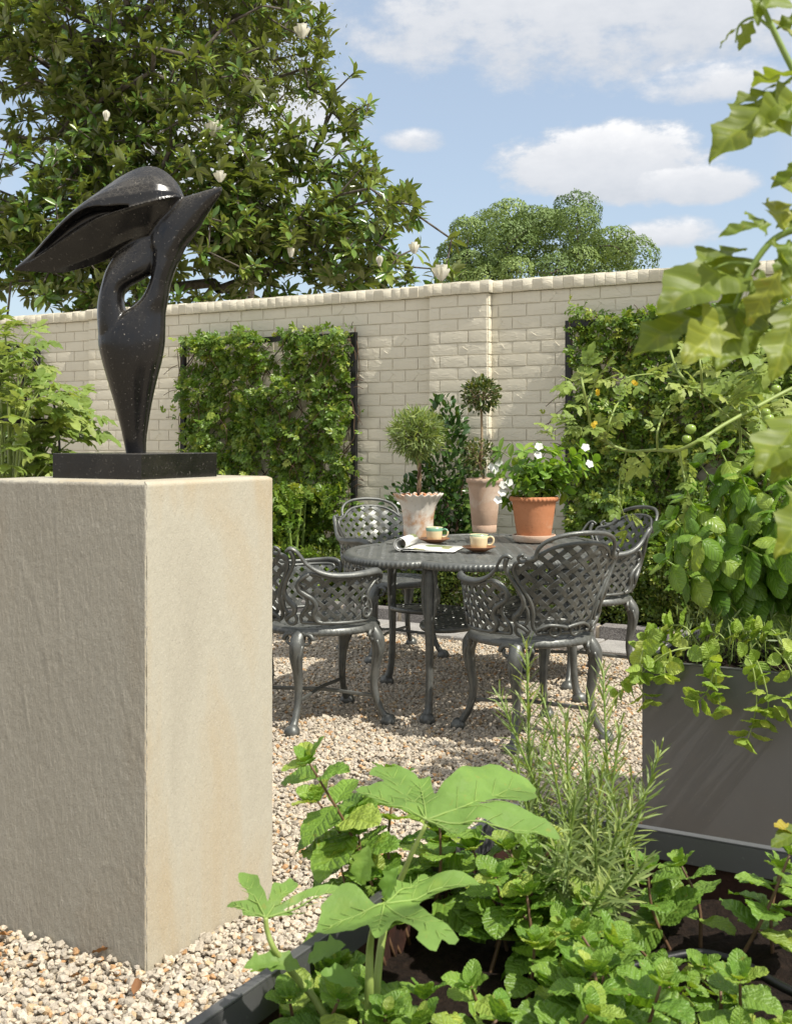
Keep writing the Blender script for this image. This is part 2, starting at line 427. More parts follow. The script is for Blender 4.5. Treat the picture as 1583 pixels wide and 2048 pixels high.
def terracotta(name, c1, c2, bloom, amt):
    m, t = new_mat(name)
    c = t.ramp(t.noise(t.pos, 9, 6, .6), [(.3, c1), (.7, c2)])
    s = t.noise(t.mapping(t.pos, (3.4, 3.4, 3.4)), 2.4, 6, .58, .5)
    c = t.mix(t.maprange(s, .52 - amt, .66 - amt * .8, 0., .92), c, bloom)
    c = t.mix(t.maprange(t.noise(t.pos, 70, 3), .62, .72, 0., .4), c, tuple(x * .6 for x in c1))
    P(t, c, .85, 0., t.bump(t.math('ADD', t.noise(t.pos, 60, 5), t.math('MULTIPLY', t.noise(t.mapping(t.pos, (2, 2, 90)), 1.), .5)), .35, .004), .25)
    return m
M_POT_WHITE = terracotta('lime_bloomed_terracotta', (.47, .25, .13), (.56, .34, .19), (.72, .68, .60), .14)
M_POT_PALE = terracotta('pale_pink_terracotta', (.50, .34, .24), (.58, .42, .31), (.60, .49, .39), .02)
M_POT_RED = terracotta('orange_terracotta', (.47, .19, .085), (.55, .24, .12), (.56, .36, .24), -.08)
def cup_mat(nm, zb):
  m, t = new_mat(nm)
  x, y, z = t.sep(t.obj)
  band = t.math('MULTIPLY', t.maprange(z, zb, zb + .0015), t.maprange(z, .0725, .0715))
  c = t.mix(band, t.mix(t.maprange(t.noise(t.obj, 40, 3), .5, .7, 0., .5), (.74, .62, .38), (.66, .55, .33)), (.17, .34, .23))
  low = t.maprange(t.math('ADD', z, t.math('MULTIPLY', t.noise(t.obj, 22, 2), .03)), .040, .037)
  c = t.mix(t.math('MULTIPLY', low, .55), c, (.70, .52, .25))
  P(t, c, .25, 0., None, .5)
  return m
M_CUP = cup_mat('cream_glaze_wide_green_band', .054); M_CUP2 = cup_mat('cream_glaze_thin_green_rim', .066)
M_SAUCER, t = new_mat('saucer_glaze')
x, y, z = t.sep(t.obj)
c = t.mix(t.maprange(t.noise(t.obj, 30, 3), .4, .7), (.66, .55, .33), (.52, .38, .2))
c = t.mix(t.geo.outputs['Backfacing'], c, (.3, .14, .07))
P(t, c, .28)
M_CLAYRED = simple('brown_glaze_foot', (.34, .15, .075), .35, 0., .25, 60, .05)
M_PAPER, t = new_mat('printed_magazine_page')
x, y, z = t.sep(t.obj)
bl = t.voro(t.mapping(t.obj, (16, 11, 16)), 1., 'F1', 'Color'); r_, g_, b_ = t.sep(bl)
c = t.mix(t.maprange(r_, .70, .72), (.78, .77, .72), t.mix(g_, (.16, .26, .05), (.42, .40, .18)))
tx = t.math('GREATER_THAN', t.math('SINE', t.math('MULTIPLY', x, 900.)), .55)
c = t.mix(t.math('MULTIPLY', tx, t.maprange(b_, .35, .37, 0., .45)), c, (.2, .2, .2))
P(t, c, .38, 0., None, .5)
M_PAGE = simple('magazine_page_edges', (.78, .77, .72), .6, 0., .1, 300, 0)

# granite kerb and pavers
def granite(name, c1, c2):
    m, t = new_mat(name)
    c = t.ramp(t.noise(t.pos, 190, 2), [(.35, c1), (.65, c2)])
    c = t.mix(1., c, t.ramp(t.noise(t.pos, 4, 4), [(.3, .8), (.7, 1.15)]), 'MULTIPLY')
    P(t, c, .8, 0., t.bump(t.noise(t.pos, 120, 4), .7, .006), .3); return m
M_KERB = granite('grey_granite', (.11, .10, .095), (.33, .31, .29))
M_PAVER = granite('pale_granite', (.26, .25, .235), (.44, .42, .39))
M_MORTAR = simple('sandy_mortar', (.46, .39, .29), .95, 0., .2, 60, .5)
M_GROUND, t = new_mat('gravel_bed')
c = t.ramp(t.voro(t.pos, 55., 'F1', 'Color'), [(.1, (.24, .205, .155)), (.6, (.40, .35, .27)), (1., (.48, .40, .29))])
P(t, c, .95, 0., t.bump(t.voro(t.pos, 55.), 1., .02), .2)
M_STONE, t = new_mat('crushed_limestone')
oi = t.new('ShaderNodeObjectInfo'); rnd = oi.outputs['Random']
c = t.ramp(rnd, [(0., (.45, .395, .315)), (.16, (.59, .51, .40)), (.34, (.51, .455, .375)), (.50, (.62, .55, .435)), (.66, (.42, .37, .295)),
                 (.76, (.60, .50, .37)), (.88, (.55, .41, .25)), (.95, (.50, .30, .15)), (1., (.56, .36, .22))], 'CONSTANT')
c = t.mix(1., c, t.ramp(t.noise(t.obj, 2.2, 4), [(.3, .78), (.7, 1.16)]), 'MULTIPLY')
P(t, c, .9, 0., t.bump(t.noise(t.obj, 6., 4), .3, .08), .25)

M_BARK, t = new_mat('grey_bark')
c = t.ramp(t.noise(t.mapping(t.pos, (10, 10, 4)), 2., 5, .65), [(.3, (.06, .05, .04)), (.6, (.15, .13, .105)), (.8, (.26, .245, .20))])
P(t, c, .9, 0., t.bump(t.noise(t.mapping(t.pos, (14, 14, 4)), 3., 5), .8, .02), .2)
M_TWIG = simple('brown_twig', (.115, .07, .04), .8, 0., .35, 40, .4)
M_TANSTEM = simple('tan_woody_stem', (.33, .24, .14), .8, 0., .3, 50, .5)
M_STEM = simple('green_stem', (.20, .29, .06), .5, 0., .3, 25, .1)
M_STEMPALE = simple('pale_green_stem', (.25, .32, .08), .5, 0., .25, 25, .1)
M_STEMRED = simple('reddish_mint_stem', (.15, .085, .045), .55, 0., .4, 25, .1)
M_PETAL = leaf_mat('white_petal', (.80, .79, .74), (.84, .84, .80), None, .55, .3, tcol=(1.1, 1.1, 1.))
M_CREAM = leaf_mat('cream_magnolia_petal', (.80, .77, .63), (.82, .80, .70), None, .5, .25, tcol=(1.1, 1.08, .9))
M_YELLOW = leaf_mat('yellow_tomato_flower', (.75, .50, .03), (.8, .6, .05), None, .5, .3)
M_TOMATO = simple('unripe_tomato_skin', (.26, .36, .07), .22, 0., .12, 20, 0)

L_MAG = leaf_mat('magnolia_leaf', (.080, .160, .032), (.165, .26, .050), (.31, .37, .09), .24, .32, back=(.17, .20, .06), tcol=(1.35, 1.42, .45), spec=.7)
L_FINE = leaf_mat('live_oak_leaf', (.07, .10, .018), (.14, .165, .03), (.20, .20, .045), .45, .35)
L_FAR = leaf_mat('camphor_leaf', (.075, .135, .035), (.20, .285, .07), (.31, .385, .11), .6, .15)
L_VINE = leaf_mat('vine_leaf', (.09, .18, .024), (.20, .30, .040), (.40, .45, .08), .38, .36)
L_HEDGE = leaf_mat('box_leaf', (.07, .12, .02), (.16, .215, .035), (.26, .29, .06), .36, .3)
L_SHRUB = leaf_mat('camellia_leaf', (.032, .085, .020), (.07, .14, .03), (.17, .23, .05), .26, .22)
L_ROSE = leaf_mat('rosemary_needle', (.15, .215, .07), (.26, .34, .11), (.40, .46, .16), .5, .3)
L_MYRT = leaf_mat('myrtle_leaf', (.05, .085, .02), (.105, .145, .032), (.2, .2, .05), .4, .25)
L_VINCA = leaf_mat('vinca_leaf', (.13, .26, .035), (.21, .35, .05), (.32, .43, .07), .32, .34)
L_TOM = leaf_mat('tomato_leaf', (.15, .24, .04), (.23, .33, .065), (.33, .40, .10), .55, .36, veins=.35, back=(.25, .33, .12))
L_TOMN = leaf_mat('near_tomato_leaf', (.125, .185, .02), (.19, .245, .028), (.27, .30, .04), .5, .40, veins=.10, back=(.20, .26, .07), tcol=(1.5, 1.45, .35), spots=.6)
L_BASIL = leaf_mat('basil_leaf', (.11, .23, .028), (.18, .32, .042), (.30, .41, .07), .36, .36, veins=.25)
L_MINT = leaf_mat('mint_leaf', (.13, .26, .035), (.22, .36, .055), (.38, .47, .09), .45, .34, veins=.35, quilt=.5, spots=.6)
L_MINTP = leaf_mat('pale_mint_leaf', (.21, .34, .05), (.32, .44, .08), (.46, .54, .12), .45, .36, veins=.3, quilt=.4, spots=.3)
L_OKRA = leaf_mat('okra_leaf', (.165, .30, .058), (.195, .325, .066), None, .58, .36, tcol=(1.4, 1.4, .5), quilt=.6, spots=.35)
L_OKRAV = leaf_mat('okra_vein', (.28, .41, .095), (.31, .44, .11), None, .55, .3)
L_YEL = leaf_mat('yellowing_leaf', (.42, .34, .03), (.5, .42, .06), None, .55, .4, veins=.4, tcol=(1.3, 1.2, .5))
L_DEAD = leaf_mat('dry_leaf', (.22, .10, .04), (.30, .15, .06), None, .8, .1)
# ------------------------------------------------------------------ ground
g = MB().add([(-300, -300, 0), (300, -300, 0), (300, 300, 0), (-300, 300, 0)], [(0, 1, 2, 3)]).build('ground', M_GROUND, None, False)
tag(g, kind='structure')
WY = 7.30                                  # face of the brick wall
PED = (-2.326, -1.816, 2.053, 2.563)       # pedestal footprint x0 x1 y0 y1
FP = (-.82, .75, .45, 1.88)                # front planter
RP = (-1.013, .9, 3.295, 4.05)             # planter on the right
LP_ = (-4.15, -3.05, 2.75, 3.55)           # planter behind the pedestal

# ------------------------------------------------------------------ gravel
stones = bpy.data.collections.new('stones')
for k in range(14):
    bm = bmesh.new(); bmesh.ops.create_icosphere(bm, subdivisions=1, radius=1.)
    rr = random.Random(k); ax = [rr.uniform(.75, 1.25), rr.uniform(.55, .95), rr.uniform(.42, .8)]
    cuts = [(Vector((rr.gauss(0, 1), rr.gauss(0, 1), rr.gauss(0, 1))).normalized(), rr.uniform(.45, .8)) for _ in range(6)]
    for v in bm.verts:
        p = v.co.copy()
        for nrm, dd in cuts:
            e = p.dot(nrm) - dd
            if e > 0: p -= nrm * e
        v.co = Vector((p.x * ax[0], p.y * ax[1], p.z * ax[2])) * 1.15
    me = bpy.data.meshes.new('stone'); bm.to_mesh(me); bm.free(); me.materials.append(M_STONE)
    stones.objects.link(bpy.data.objects.new('stone', me))
def inbox(p, b, m=0.): return (p[:, 0] > b[0]-m) & (p[:, 0] < b[1]+m) & (p[:, 1] > b[2]-m) & (p[:, 1] < b[3]+m)
pts = []
for layer, (pitch, zz) in enumerate([(.0152, .004), (.023, .011)]):
    xs = np.arange(-5.6, -.30, pitch); ys = np.arange(1.0, 6.36, pitch)
    gx, gy = np.meshgrid(xs, ys); p = np.stack([gx.ravel(), gy.ravel(), np.full(gx.size, zz)], 1)
    p[:, :2] += RNG.uniform(-.6, .6, (len(p), 2)) * pitch; p[:, 2] += RNG.uniform(-.003, .004, len(p))
    pts.append(p)
p = np.concatenate(pts)
d = p - np.array([0, 0, EYE]); zc = d @ F; u = 791.5 + FPX * (d @ RT) / zc; v = HOR + FPX * EYE / zc
keep = (zc > .5) & (u > -140) & (u < 1400) & (v < 2230)
for b in (PED, FP, RP, LP_): keep &= ~inbox(p, b, .004)
# hidden behind the pedestal or below the planter plants: nothing to see there
keep &= ~((u < 520) & (u > 20) & (v < 1740)) ; p = p[keep]; zc = zc[keep]
und = np.array([noise.noise(Vector((q[0] * 2.1, q[1] * 2.1, 0))) for q in p]); p[:, 2] += und * .006
me = bpy.data.meshes.new('gravel'); me.vertices.add(len(p)); me.vertices.foreach_set('co', p.ravel())
sc_ = RNG.lognormal(0, .26, len(p)) * .0093; sc_ = np.clip(sc_, .004, .018)
a1 = me.attributes.new('sc', 'FLOAT', 'POINT'); a1.data.foreach_set('value', sc_.astype(np.float32))
ro = RNG.uniform(-.55, .55, (len(p), 3)); ro[:, 2] = RNG.uniform(0, 6.28, len(p))
a2 = me.attributes.new('ro', 'FLOAT_VECTOR', 'POINT'); a2.data.foreach_set('vector', ro.astype(np.float32).ravel())
a3 = me.attributes.new('pk', 'INT', 'POINT'); a3.data.foreach_set('value', RNG.integers(0, 14, len(p)).astype(np.int32))
grav = link(bpy.data.objects.new('gravel', me)); tag(grav, 'loose pale grey and tan crushed stone gravel under table and pedestal', 'gravel', kind='stuff')
ng = bpy.data.node_groups.new('scatter_stones', 'GeometryNodeTree')
ng.interface.new_socket('Geometry', in_out='INPUT', socket_type='NodeSocketGeometry'); ng.interface.new_socket('Geometry', in_out='OUTPUT', socket_type='NodeSocketGeometry')
gi = ng.nodes.new('NodeGroupInput'); go = ng.nodes.new('NodeGroupOutput')
ci = ng.nodes.new('GeometryNodeCollectionInfo'); ci.inputs[0].default_value = stones; ci.inputs[1].default_value = True; ci.inputs[2].default_value = True
ip = ng.nodes.new('GeometryNodeInstanceOnPoints'); ip.inputs['Pick Instance'].default_value = True
def named(nm, ty):
    n = ng.nodes.new('GeometryNodeInputNamedAttribute'); n.data_type = ty; n.inputs[0].default_value = nm; return n.outputs[0]
mp = ng.nodes.new('GeometryNodeMeshToPoints')
ng.links.new(gi.outputs[0], mp.inputs[0]); ng.links.new(mp.outputs[0], ip.inputs['Points']); ng.links.new(ci.outputs[0], ip.inputs['Instance'])
er = ng.nodes.new('FunctionNodeEulerToRotation'); ng.links.new(named('ro', 'FLOAT_VECTOR'), er.inputs[0]); ng.links.new(er.outputs[0], ip.inputs['Rotation'])
ng.links.new(named('sc', 'FLOAT'), ip.inputs['Scale']); ng.links.new(named('pk', 'INT'), ip.inputs['Instance Index'])
ng.links.new(ip.outputs[0], go.inputs[0])
grav.modifiers.new('scatter', 'NODES').node_group = ng

# a few dry leaves on the gravel
dl = [leaf_mesh('dry_leaf', leaf_grid(.5, 5, 2, .35, -.25, .8, .5, 0, 0, .10, seed=k), L_DEAD) for k in range(3)]
spots = [(185, 1925, .05, 'curled rust brown dry leaf on gravel just left of the pedestal corner'), (268, 2012, .045, 'orange brown dry leaf on gravel below the pedestal corner'),
         (20, 1890, .05, 'brown dry leaf at the far left edge of the gravel'), (138, 1975, .035, 'small dry brown leaf on gravel left of the orange one')]
for k, (px, py, s, lb) in enumerate(spots):
    q = ground(px, py); q[2] = .024
    o = put_leaf(dl[k % 3], q, (math.cos(k * 2.1), math.sin(k * 2.1), .15), (0, .2, 1), s, None, 'dry_leaf'); tag(o, lb, 'dry leaf', 'dry leaves on the gravel')

# ------------------------------------------------------------------ brick wall
wall = thing('brick_wall', 'cream painted brick garden wall with soldier coping and flat pilasters', 'wall', (0, WY, 0))
BL, BC, JT = .2105, .0855, .0105; CAPZ = 2.272
pil = [(-7.04, -6.585), (-3.775, -3.32), (-.51, -.055), (-10.3, -9.85), (2.75, 3.2)]
PD = .06
core = MB().box((-11, .0012, 0), (4.2, .22, CAPZ))
for a, b in pil: core.box((a, -PD + .0012, 0), (b - .003, .006, CAPZ))
core.build('mortar_core', M_PAINT, wall, False)
def brick_tmpl(seed, ridge=False):
    """unit brick face 1 x 1 (x,z), 12 mm proud, softly uneven, painted edges rounded"""
    r = random.Random(seed); nx, nz = 4, 2; vs = []; fs = []
    for j in range(nz + 1):
        for i in range(nx + 1):
            ex = i in (0, nx); ez = j in (0, nz)
            x = ((i / nx - .5) * .965 + r.uniform(-.004, .004)) * BL; z = ((j / nz - .5) * .90 + r.uniform(-.012, .012)) * BC
            y = -.0085 - r.uniform(0, .0005) + (.0028 if (ex or ez) else 0) + (.0012 if ex and ez else 0)
            vs.append((x, y, z))
    W = nx + 1
    for j in range(nz):
        for i in range(nx): fs.append((j*W+i, j*W+i+1, (j+1)*W+i+1, (j+1)*W+i))
    ring = [i for i in range(W)] + [j*W+nx for j in range(1, nz+1)] + [nz*W+i for i in range(nx-1, -1, -1)] + [j*W for j in range(nz-1, 0, -1)]
    o = len(vs)
    for k in ring:
        x, y, z = vs[k]; vs.append((x * 1.026, .006, z * 1.06))
    L = len(ring)
    for k in range(L): fs.append((ring[k], o + k, o + (k+1) % L, ring[(k+1) % L]))
    if ridge:
        for q in range(r.choice((1, 1, 2))):
            x0 = r.uniform(-.40, .1); x1 = x0 + r.uniform(.16, .34); z0 = r.uniform(.2, .42); z1 = z0 - r.uniform(.35, .75)
            if r.random() < .25: z0, z1 = z1, z0
            a, b = np.array([x0, z0]), np.array([x1, z1]); n_ = np.array([(b-a)[1] * 1., -(b-a)[0]]); n_ /= np.linalg.norm(n_); n_ *= np.array([.010, .03])
            o = len(vs)
            for pnt, s in ((a - n_, 0), (a + (b-a)*.1, 1), (a + n_, 0), (b - n_, 0), (b - (b-a)*.15, 1), (b + n_, 0)):
                vs.append((pnt[0] * BL, -.0084 - .0022 * s, pnt[1] * BC))
            fs += [(o, o+3, o+4, o+1), (o+1, o+4, o+5, o+2)]
    return np.array(vs), fs
bt = [brick_tmpl(k, k >= 9) for k in range(12)]
bmesh_ = []
for k, tm in enumerate(bt):
    me = leaf_mesh('brick', tm, M_PAINT); me.set_sharp_from_angle(angle=R(50)); bmesh_.append(me)
bricks = []                                             # (x, y, z, length)
ncourse = int(CAPZ / BC) + 1
edges = sorted([e for a in pil for e in a])
def in_pil(x): return any(a - 1e-6 <= x <= b + 1e-6 for a, b in pil)
for c in range(ncourse):
    zc_ = CAPZ - BC * (c + .5)
    if zc_ < .02: continue
    for s0, s1 in zip([-11] + [b for a, b in sorted(pil)], [a for a, b in sorted(pil)] + [4.2]):
        x = s0 + .0; off = (c % 2) * BL * .5
        x = math.floor(s0 / BL) * BL + off - BL
        while x < s1:
            a, b = max(x, s0), min(x + BL, s1)
            if b - a > .035: bricks.append(((a+b)/2, 0., zc_, b - a))
            x += BL
    for a, b in pil:
        cuts = [0, .2275, .455] if c % 2 == 0 else [0, .085, .31, .455]
        for q in range(len(cuts) - 1): bricks.append((a + (cuts[q] + cuts[q+1])/2, -PD, zc_, cuts[q+1] - cuts[q]))
        # pilaster returns
        bricks.append((b, -PD * .5, zc_, -PD))
bricks = np.array(bricks)
vis = []
for i, (x, y, z, L) in enumerate(bricks):
    px, py, zz = topx((x, WY + y, z)); ok = L > 0 and -20 < px < 1520 and py < 1075
    ok &= not (375 < px < 700 and py > 705); ok &= not (px > 1150 and py > 665); ok &= not (px < 540 and py > 950)
    ok &= not (px < 60 and py > 690); ok &= not (205 < px < 325 and py < 900); ok &= not (830 < px < 925 and py > 850)
    vis.append((zz if ok else 999) + (0 if L > .1 else 3))
order = np.argsort(vis, kind='stable'); singles = [i for i in order[:300] if vis[i] < 900]; rest = [i for i in order if i not in set(singles)]
rb = random.Random(3)
for i in singles:
    x, y, z, L = bricks[i]
    o = link(bpy.data.objects.new('brick', bmesh_[rb.randrange(12)]), wall)
    o.location = (x, y + rb.uniform(-.0015, .0015), z); o.scale = ((L - JT * .2) / BL, 1., 1.); o.rotation_euler = (rb.uniform(-.004, .004), rb.uniform(-.006, .006), 0)
B = bricks[rest]; N = len(B); rot = np.tile(np.eye(3), (N, 1, 1)); scl = np.stack([(np.abs(B[:, 3]) - JT*.2) / BL, np.ones(N), np.ones(N)], 1)
ret = B[:, 3] < 0; rot[ret] = np.array([[0, -1, 0], [1, 0, 0], [0, 0, 1]]); rot[ret] = np.array([[0., -1, 0], [1, 0, 0], [0, 0, 1]])
o = scatter('brick_courses', bt, B[:, :3], rot, scl, M_PAINT, wall); o['kind'] = 'stuff'; o.data.set_sharp_from_angle(angle=R(50))
# coping of bricks on edge
cb = []
for k in range(6):
    r = random.Random(50 + k); m_ = MB(); j = lambda: r.uniform(-.0006, .0006)
    w_, h_, y0, y1 = .0364, .0855, -.030, .235; q = .005
    pr = [(y0 + q, 0), (y0, q * 1.5), (y0, h_ - q * 2), (y0 + q * 1.6, h_), (y1, h_), (y1, 0)]
    vs = []; fs = []
    for s_, ins in ((-1, .0045), (-1, 0), (1, 0), (1, .0045)):
        for (yy, zz) in pr:
            mul = (1 if ins == 0 else .9)
            cy, cz = (yy - .1) * (1 if ins == 0 else .985) + .1, (zz - h_/2) * (1 if ins == 0 else .93) + h_/2
            vs.append((s_ * (w_ if ins else w_ - .0025), cy + j() , cz + j()))
    n_ = len(pr)
    for a in range(3):
        for k2 in range(n_): fs.append((a*n_+k2, (a+1)*n_+k2, (a+1)*n_+(k2+1) % n_, a*n_+(k2+1) % n_))
    fs += [tuple(range(n_)), tuple(3*n_+q_ for q_ in range(n_-1, -1, -1))]
    me = m_.add(vs, fs).mesh('coping_brick', M_PAINT, True); me.set_sharp_from_angle(angle=R(40)); cb.append(me)
MB().box((-11, -.0265, CAPZ + .003), (4.2, .226, CAPZ + .0825)).build('coping_mortar', M_PAINT, wall, False)
for a, b in pil[:3]: MB().box((a - .012, -PD - .0265, CAPZ + .003), (b + .012, -.03, CAPZ + .0825)).build('coping_mortar', M_PAINT, wall, False)
x = -10.9; k = 0; restm = MB()
while x < 4.1:
    yo = -PD if in_pil(x) else 0.
    px, py, _ = topx((x, WY + yo, CAPZ + .04))
    o = bpy.data.objects.new('coping_brick', cb[rb.randrange(6)])
    loc = (x, yo + rb.uniform(-.0015, .001), CAPZ + rb.uniform(-.0015, .002)); ry = rb.uniform(-.004, .004)
    if in_pil(x) and (not in_pil(x - .074) or not in_pil(x + .074)): ry += .0
    if -30 < px < 1600:
        link(o, wall); o.location = loc; o.rotation_euler = (0, ry, rb.uniform(-.01, .01))
    else:
        restm.add([(v.co.x + loc[0], v.co.y + loc[1], v.co.z + loc[2]) for v in o.data.vertices], [tuple(pp.vertices) for pp in o.data.polygons]); bpy.data.objects.remove(o)
    x += .0735
o = restm.build('coping_run', M_PAINT, wall, False); o['kind'] = 'stuff'

# ------------------------------------------------------------------ pavers and kerb
pave = structure('pavement'); kb = structure('kerb')
MB().box((-9, 6.36, -.02), (1.0, 6.70, .026)).build('paving_bed', M_MORTAR, pave, False)
MB().box((-9, 6.712, -.02), (1.0, 6.80, .105)).build('kerb_mortar', M_MORTAR, kb, False)
def block(name, mat, parent, lo, hi, bev, jit, seed):
    bm = bmesh.new(); bmesh.ops.create_cube(bm, size=1.)
    for v in bm.verts: v.co = Vector([lo[i] + (v.co[i] + .5) * (hi[i] - lo[i]) for i in range(3)])
    bmesh.ops.bevel(bm, geom=list(bm.edges), offset=bev, segments=1, affect='EDGES')
    r = random.Random(seed)
    for v in bm.verts: v.co += Vector([r.uniform(-jit, jit) for _ in range(3)])
    me = bpy.data.meshes.new(name); bm.to_mesh(me); bm.free(); me.materials.append(mat); return link(bpy.data.objects.new(name, me), parent)
x = -8.2; k = 0; r = random.Random(11)
while x < -.6:
    L = r.uniform(.24, .33)
    block('paver', M_PAVER, pave, (x + .006, 6.345 + r.uniform(-.012, .012), -.01), (x + L - .010, 6.697, .040 + r.uniform(-.003, .003)), .006, .002, k); x += L; k += 1
x = -8.32
while x < -.4:
    L = .46
    block('kerb_stone', M_KERB, kb, (x + .012, 6.702, -.01), (x + L - .014, 6.815, .118 + r.uniform(-.005, .005)), .007, .003, k); x += L; k += 1
bed = MB()
nx_, ny_ = 60, 5
vs = [(-9 + 10 * i / nx_, 6.79 + .5 * j / ny_, .085 + .03 * noise.noise(Vector((i * .7, j * .9, 3)))) for j in range(ny_ + 1) for i in range(nx_ + 1)]
o = bed.add(vs, [(j*(nx_+1)+i, j*(nx_+1)+i+1, (j+1)*(nx_+1)+i+1, (j+1)*(nx_+1)+i) for j in range(ny_) for i in range(nx_)]).build('planting_soil', M_SOIL); tag(o, kind='structure')

# ------------------------------------------------------------------ trellises on the wall
def trellis(x0, x1, label, name='trellis'):
    t_ = thing(name, label, 'trellis', (0, WY - .075, 0), group='black steel trellises on the wall')
    w_ = .021; top = 2.045; y0, y1 = -.016, .016
    for a, b in (((x0, y0, .13), (x0 + 2*w_, y1, top)), ((x1 - 2*w_, y0, .13), (x1, y1, top))): MB().box(a, b).build('post', M_BLACK, t_, False)
    for zz in (top - 2*w_, .18): MB().box((x0 + 2*w_, y0 + .001, zz), (x1 - 2*w_, y1 - .001, zz + 2*w_ - .001)).build('rail', M_BLACK, t_, False)
    W, H = x1 - x0 - 4*w_, top - .25; ox, oz = x0 + 2*w_, .21
    st = .41
    for sgn in (1, -1):
        k = -8
        while k < 12:
            # line x = k*st + s, z = s (or mirrored): clip to frame
            pts = []
            s0, s1 = max(0, -k*st), min(H, W - k*st)
            if s1 - s0 > .08:
                a = (k*st + s0, s0); b = (k*st + s1, s1)
                if sgn < 0: a, b = (W - a[0], a[1]), (W - b[0], b[1])
                MB().tube([(ox + a[0], .006 * sgn, oz + a[1]), (ox + b[0], .006 * sgn, oz + b[1])], .005, 5).build('diagonal_rod', M_BLACK, t_, False)
            k += 1
    for xx in (x0 + .06, x1 - .06):
        for zz in (top - .06, 1.0): MB().tube([(xx, 0, zz), (xx, .08, zz)], .008, 6).build('wall_bracket', M_BLACK, t_, False)
    return t_
TR = [(-9.26, -7.61), (-6.02, -4.37), (-2.74, -1.09)]
trellis(*TR[0], 'black steel trellis at the far left behind the tomato plant')
trellis(*TR[1], 'black steel trellis square frame between the two pilasters')
trellis(*TR[2], 'black steel trellis behind the right-hand chair')

# ------------------------------------------------------------------ pedestal
def rough_box(x0, x1, y0, y1, h, name, mat, parent):
    mb = MB(); na, nz = 128, 230
    def disp(p, amp):
        q = Vector(p)
        v = noise.fractal(q * 6, 1., 2., 2) * .0006 + noise.noise(Vector((q.x * 90 + q.z * 14, q.y * 90, q.z * 24))) * .0006 + noise.fractal(q * 120, 1., 2., 2) * .0005
        ri = noise.noise(Vector((q.x * 7 + q.z * .9, q.y * 7, q.z * 1.4)))
        v += max(0, .04 - abs(ri)) * .03 * max(0, noise.noise(q * 4 + Vector((5, 5, 5))) + .3)
        return v * amp
    ring = [(x0 + (x1-x0)*i/na, y0, (0, -1), 1.) for i in range(na)] + [(x1, y0 + (y1-y0)*i/na, (1, 0), .55) for i in range(na)] + \
           [(x1 - (x1-x0)*i/na, y1, (0, 1), .6) for i in range(na)] + [(x0, y1 - (y1-y0)*i/na, (-1, 0), .6) for i in range(na)]
    vs = []; fs = []; n = len(ring)
    for j in range(nz + 1):
        z = h * j / nz
        for i, (x, y, nn_, amp) in enumerate(ring):
            d = disp((x, y, z), amp)
            cor = (i % na) in (0,)
            e = -.0028 * (.9 + noise.noise(Vector((x * 40, y * 40, z * 45)))) if cor else 0
            if cor:
                pv = ring[i-1][2]; ox, oy = (nn_[0] + pv[0]) * (d + e), (nn_[1] + pv[1]) * (d + e)
            else: ox, oy = nn_[0] * d, nn_[1] * d
            if j == nz: ox -= (nn_[0]) * .004; oy -= nn_[1] * .004
            zz = z if j < nz else z - .001 + noise.noise(Vector((x * 50, y * 50, 0))) * .0015
            vs.append((x + ox, y + oy, zz))
    for j in range(nz):
        for i in range(n): fs.append((j*n+i, j*n+(i+1) % n, (j+1)*n+(i+1) % n, (j+1)*n+i))
    o = len(vs); mb_ = .006
    for i, (x, y, nn_, amp) in enumerate(ring):
        cx, cy = (x0+x1)/2, (y0+y1)/2; vs.append((cx + (x-cx)*.955, cy + (y-cy)*.955, h + .003))
    for i in range(n): fs.append((nz*n+i, nz*n+(i+1) % n, o+(i+1) % n, o+i))
    fs.append(tuple(o+i for i in range(n)))
    o_ = mb.add(vs, fs).build(name, mat, parent, True, 55); o_.data.materials.append(M_RIVEN_SHADE)
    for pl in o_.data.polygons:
        if pl.normal.y < -.7 or pl.normal.x < -.7: pl.material_index = 1  # faces turned from the sun take the shade-darkened copy
    return o_
PH = 1.149
o = rough_box(*PED, PH, 'stone_pedestal', M_SAND, None)
tag(o, 'tall square riven sandstone pedestal carrying the black sculpture', 'pedestal')

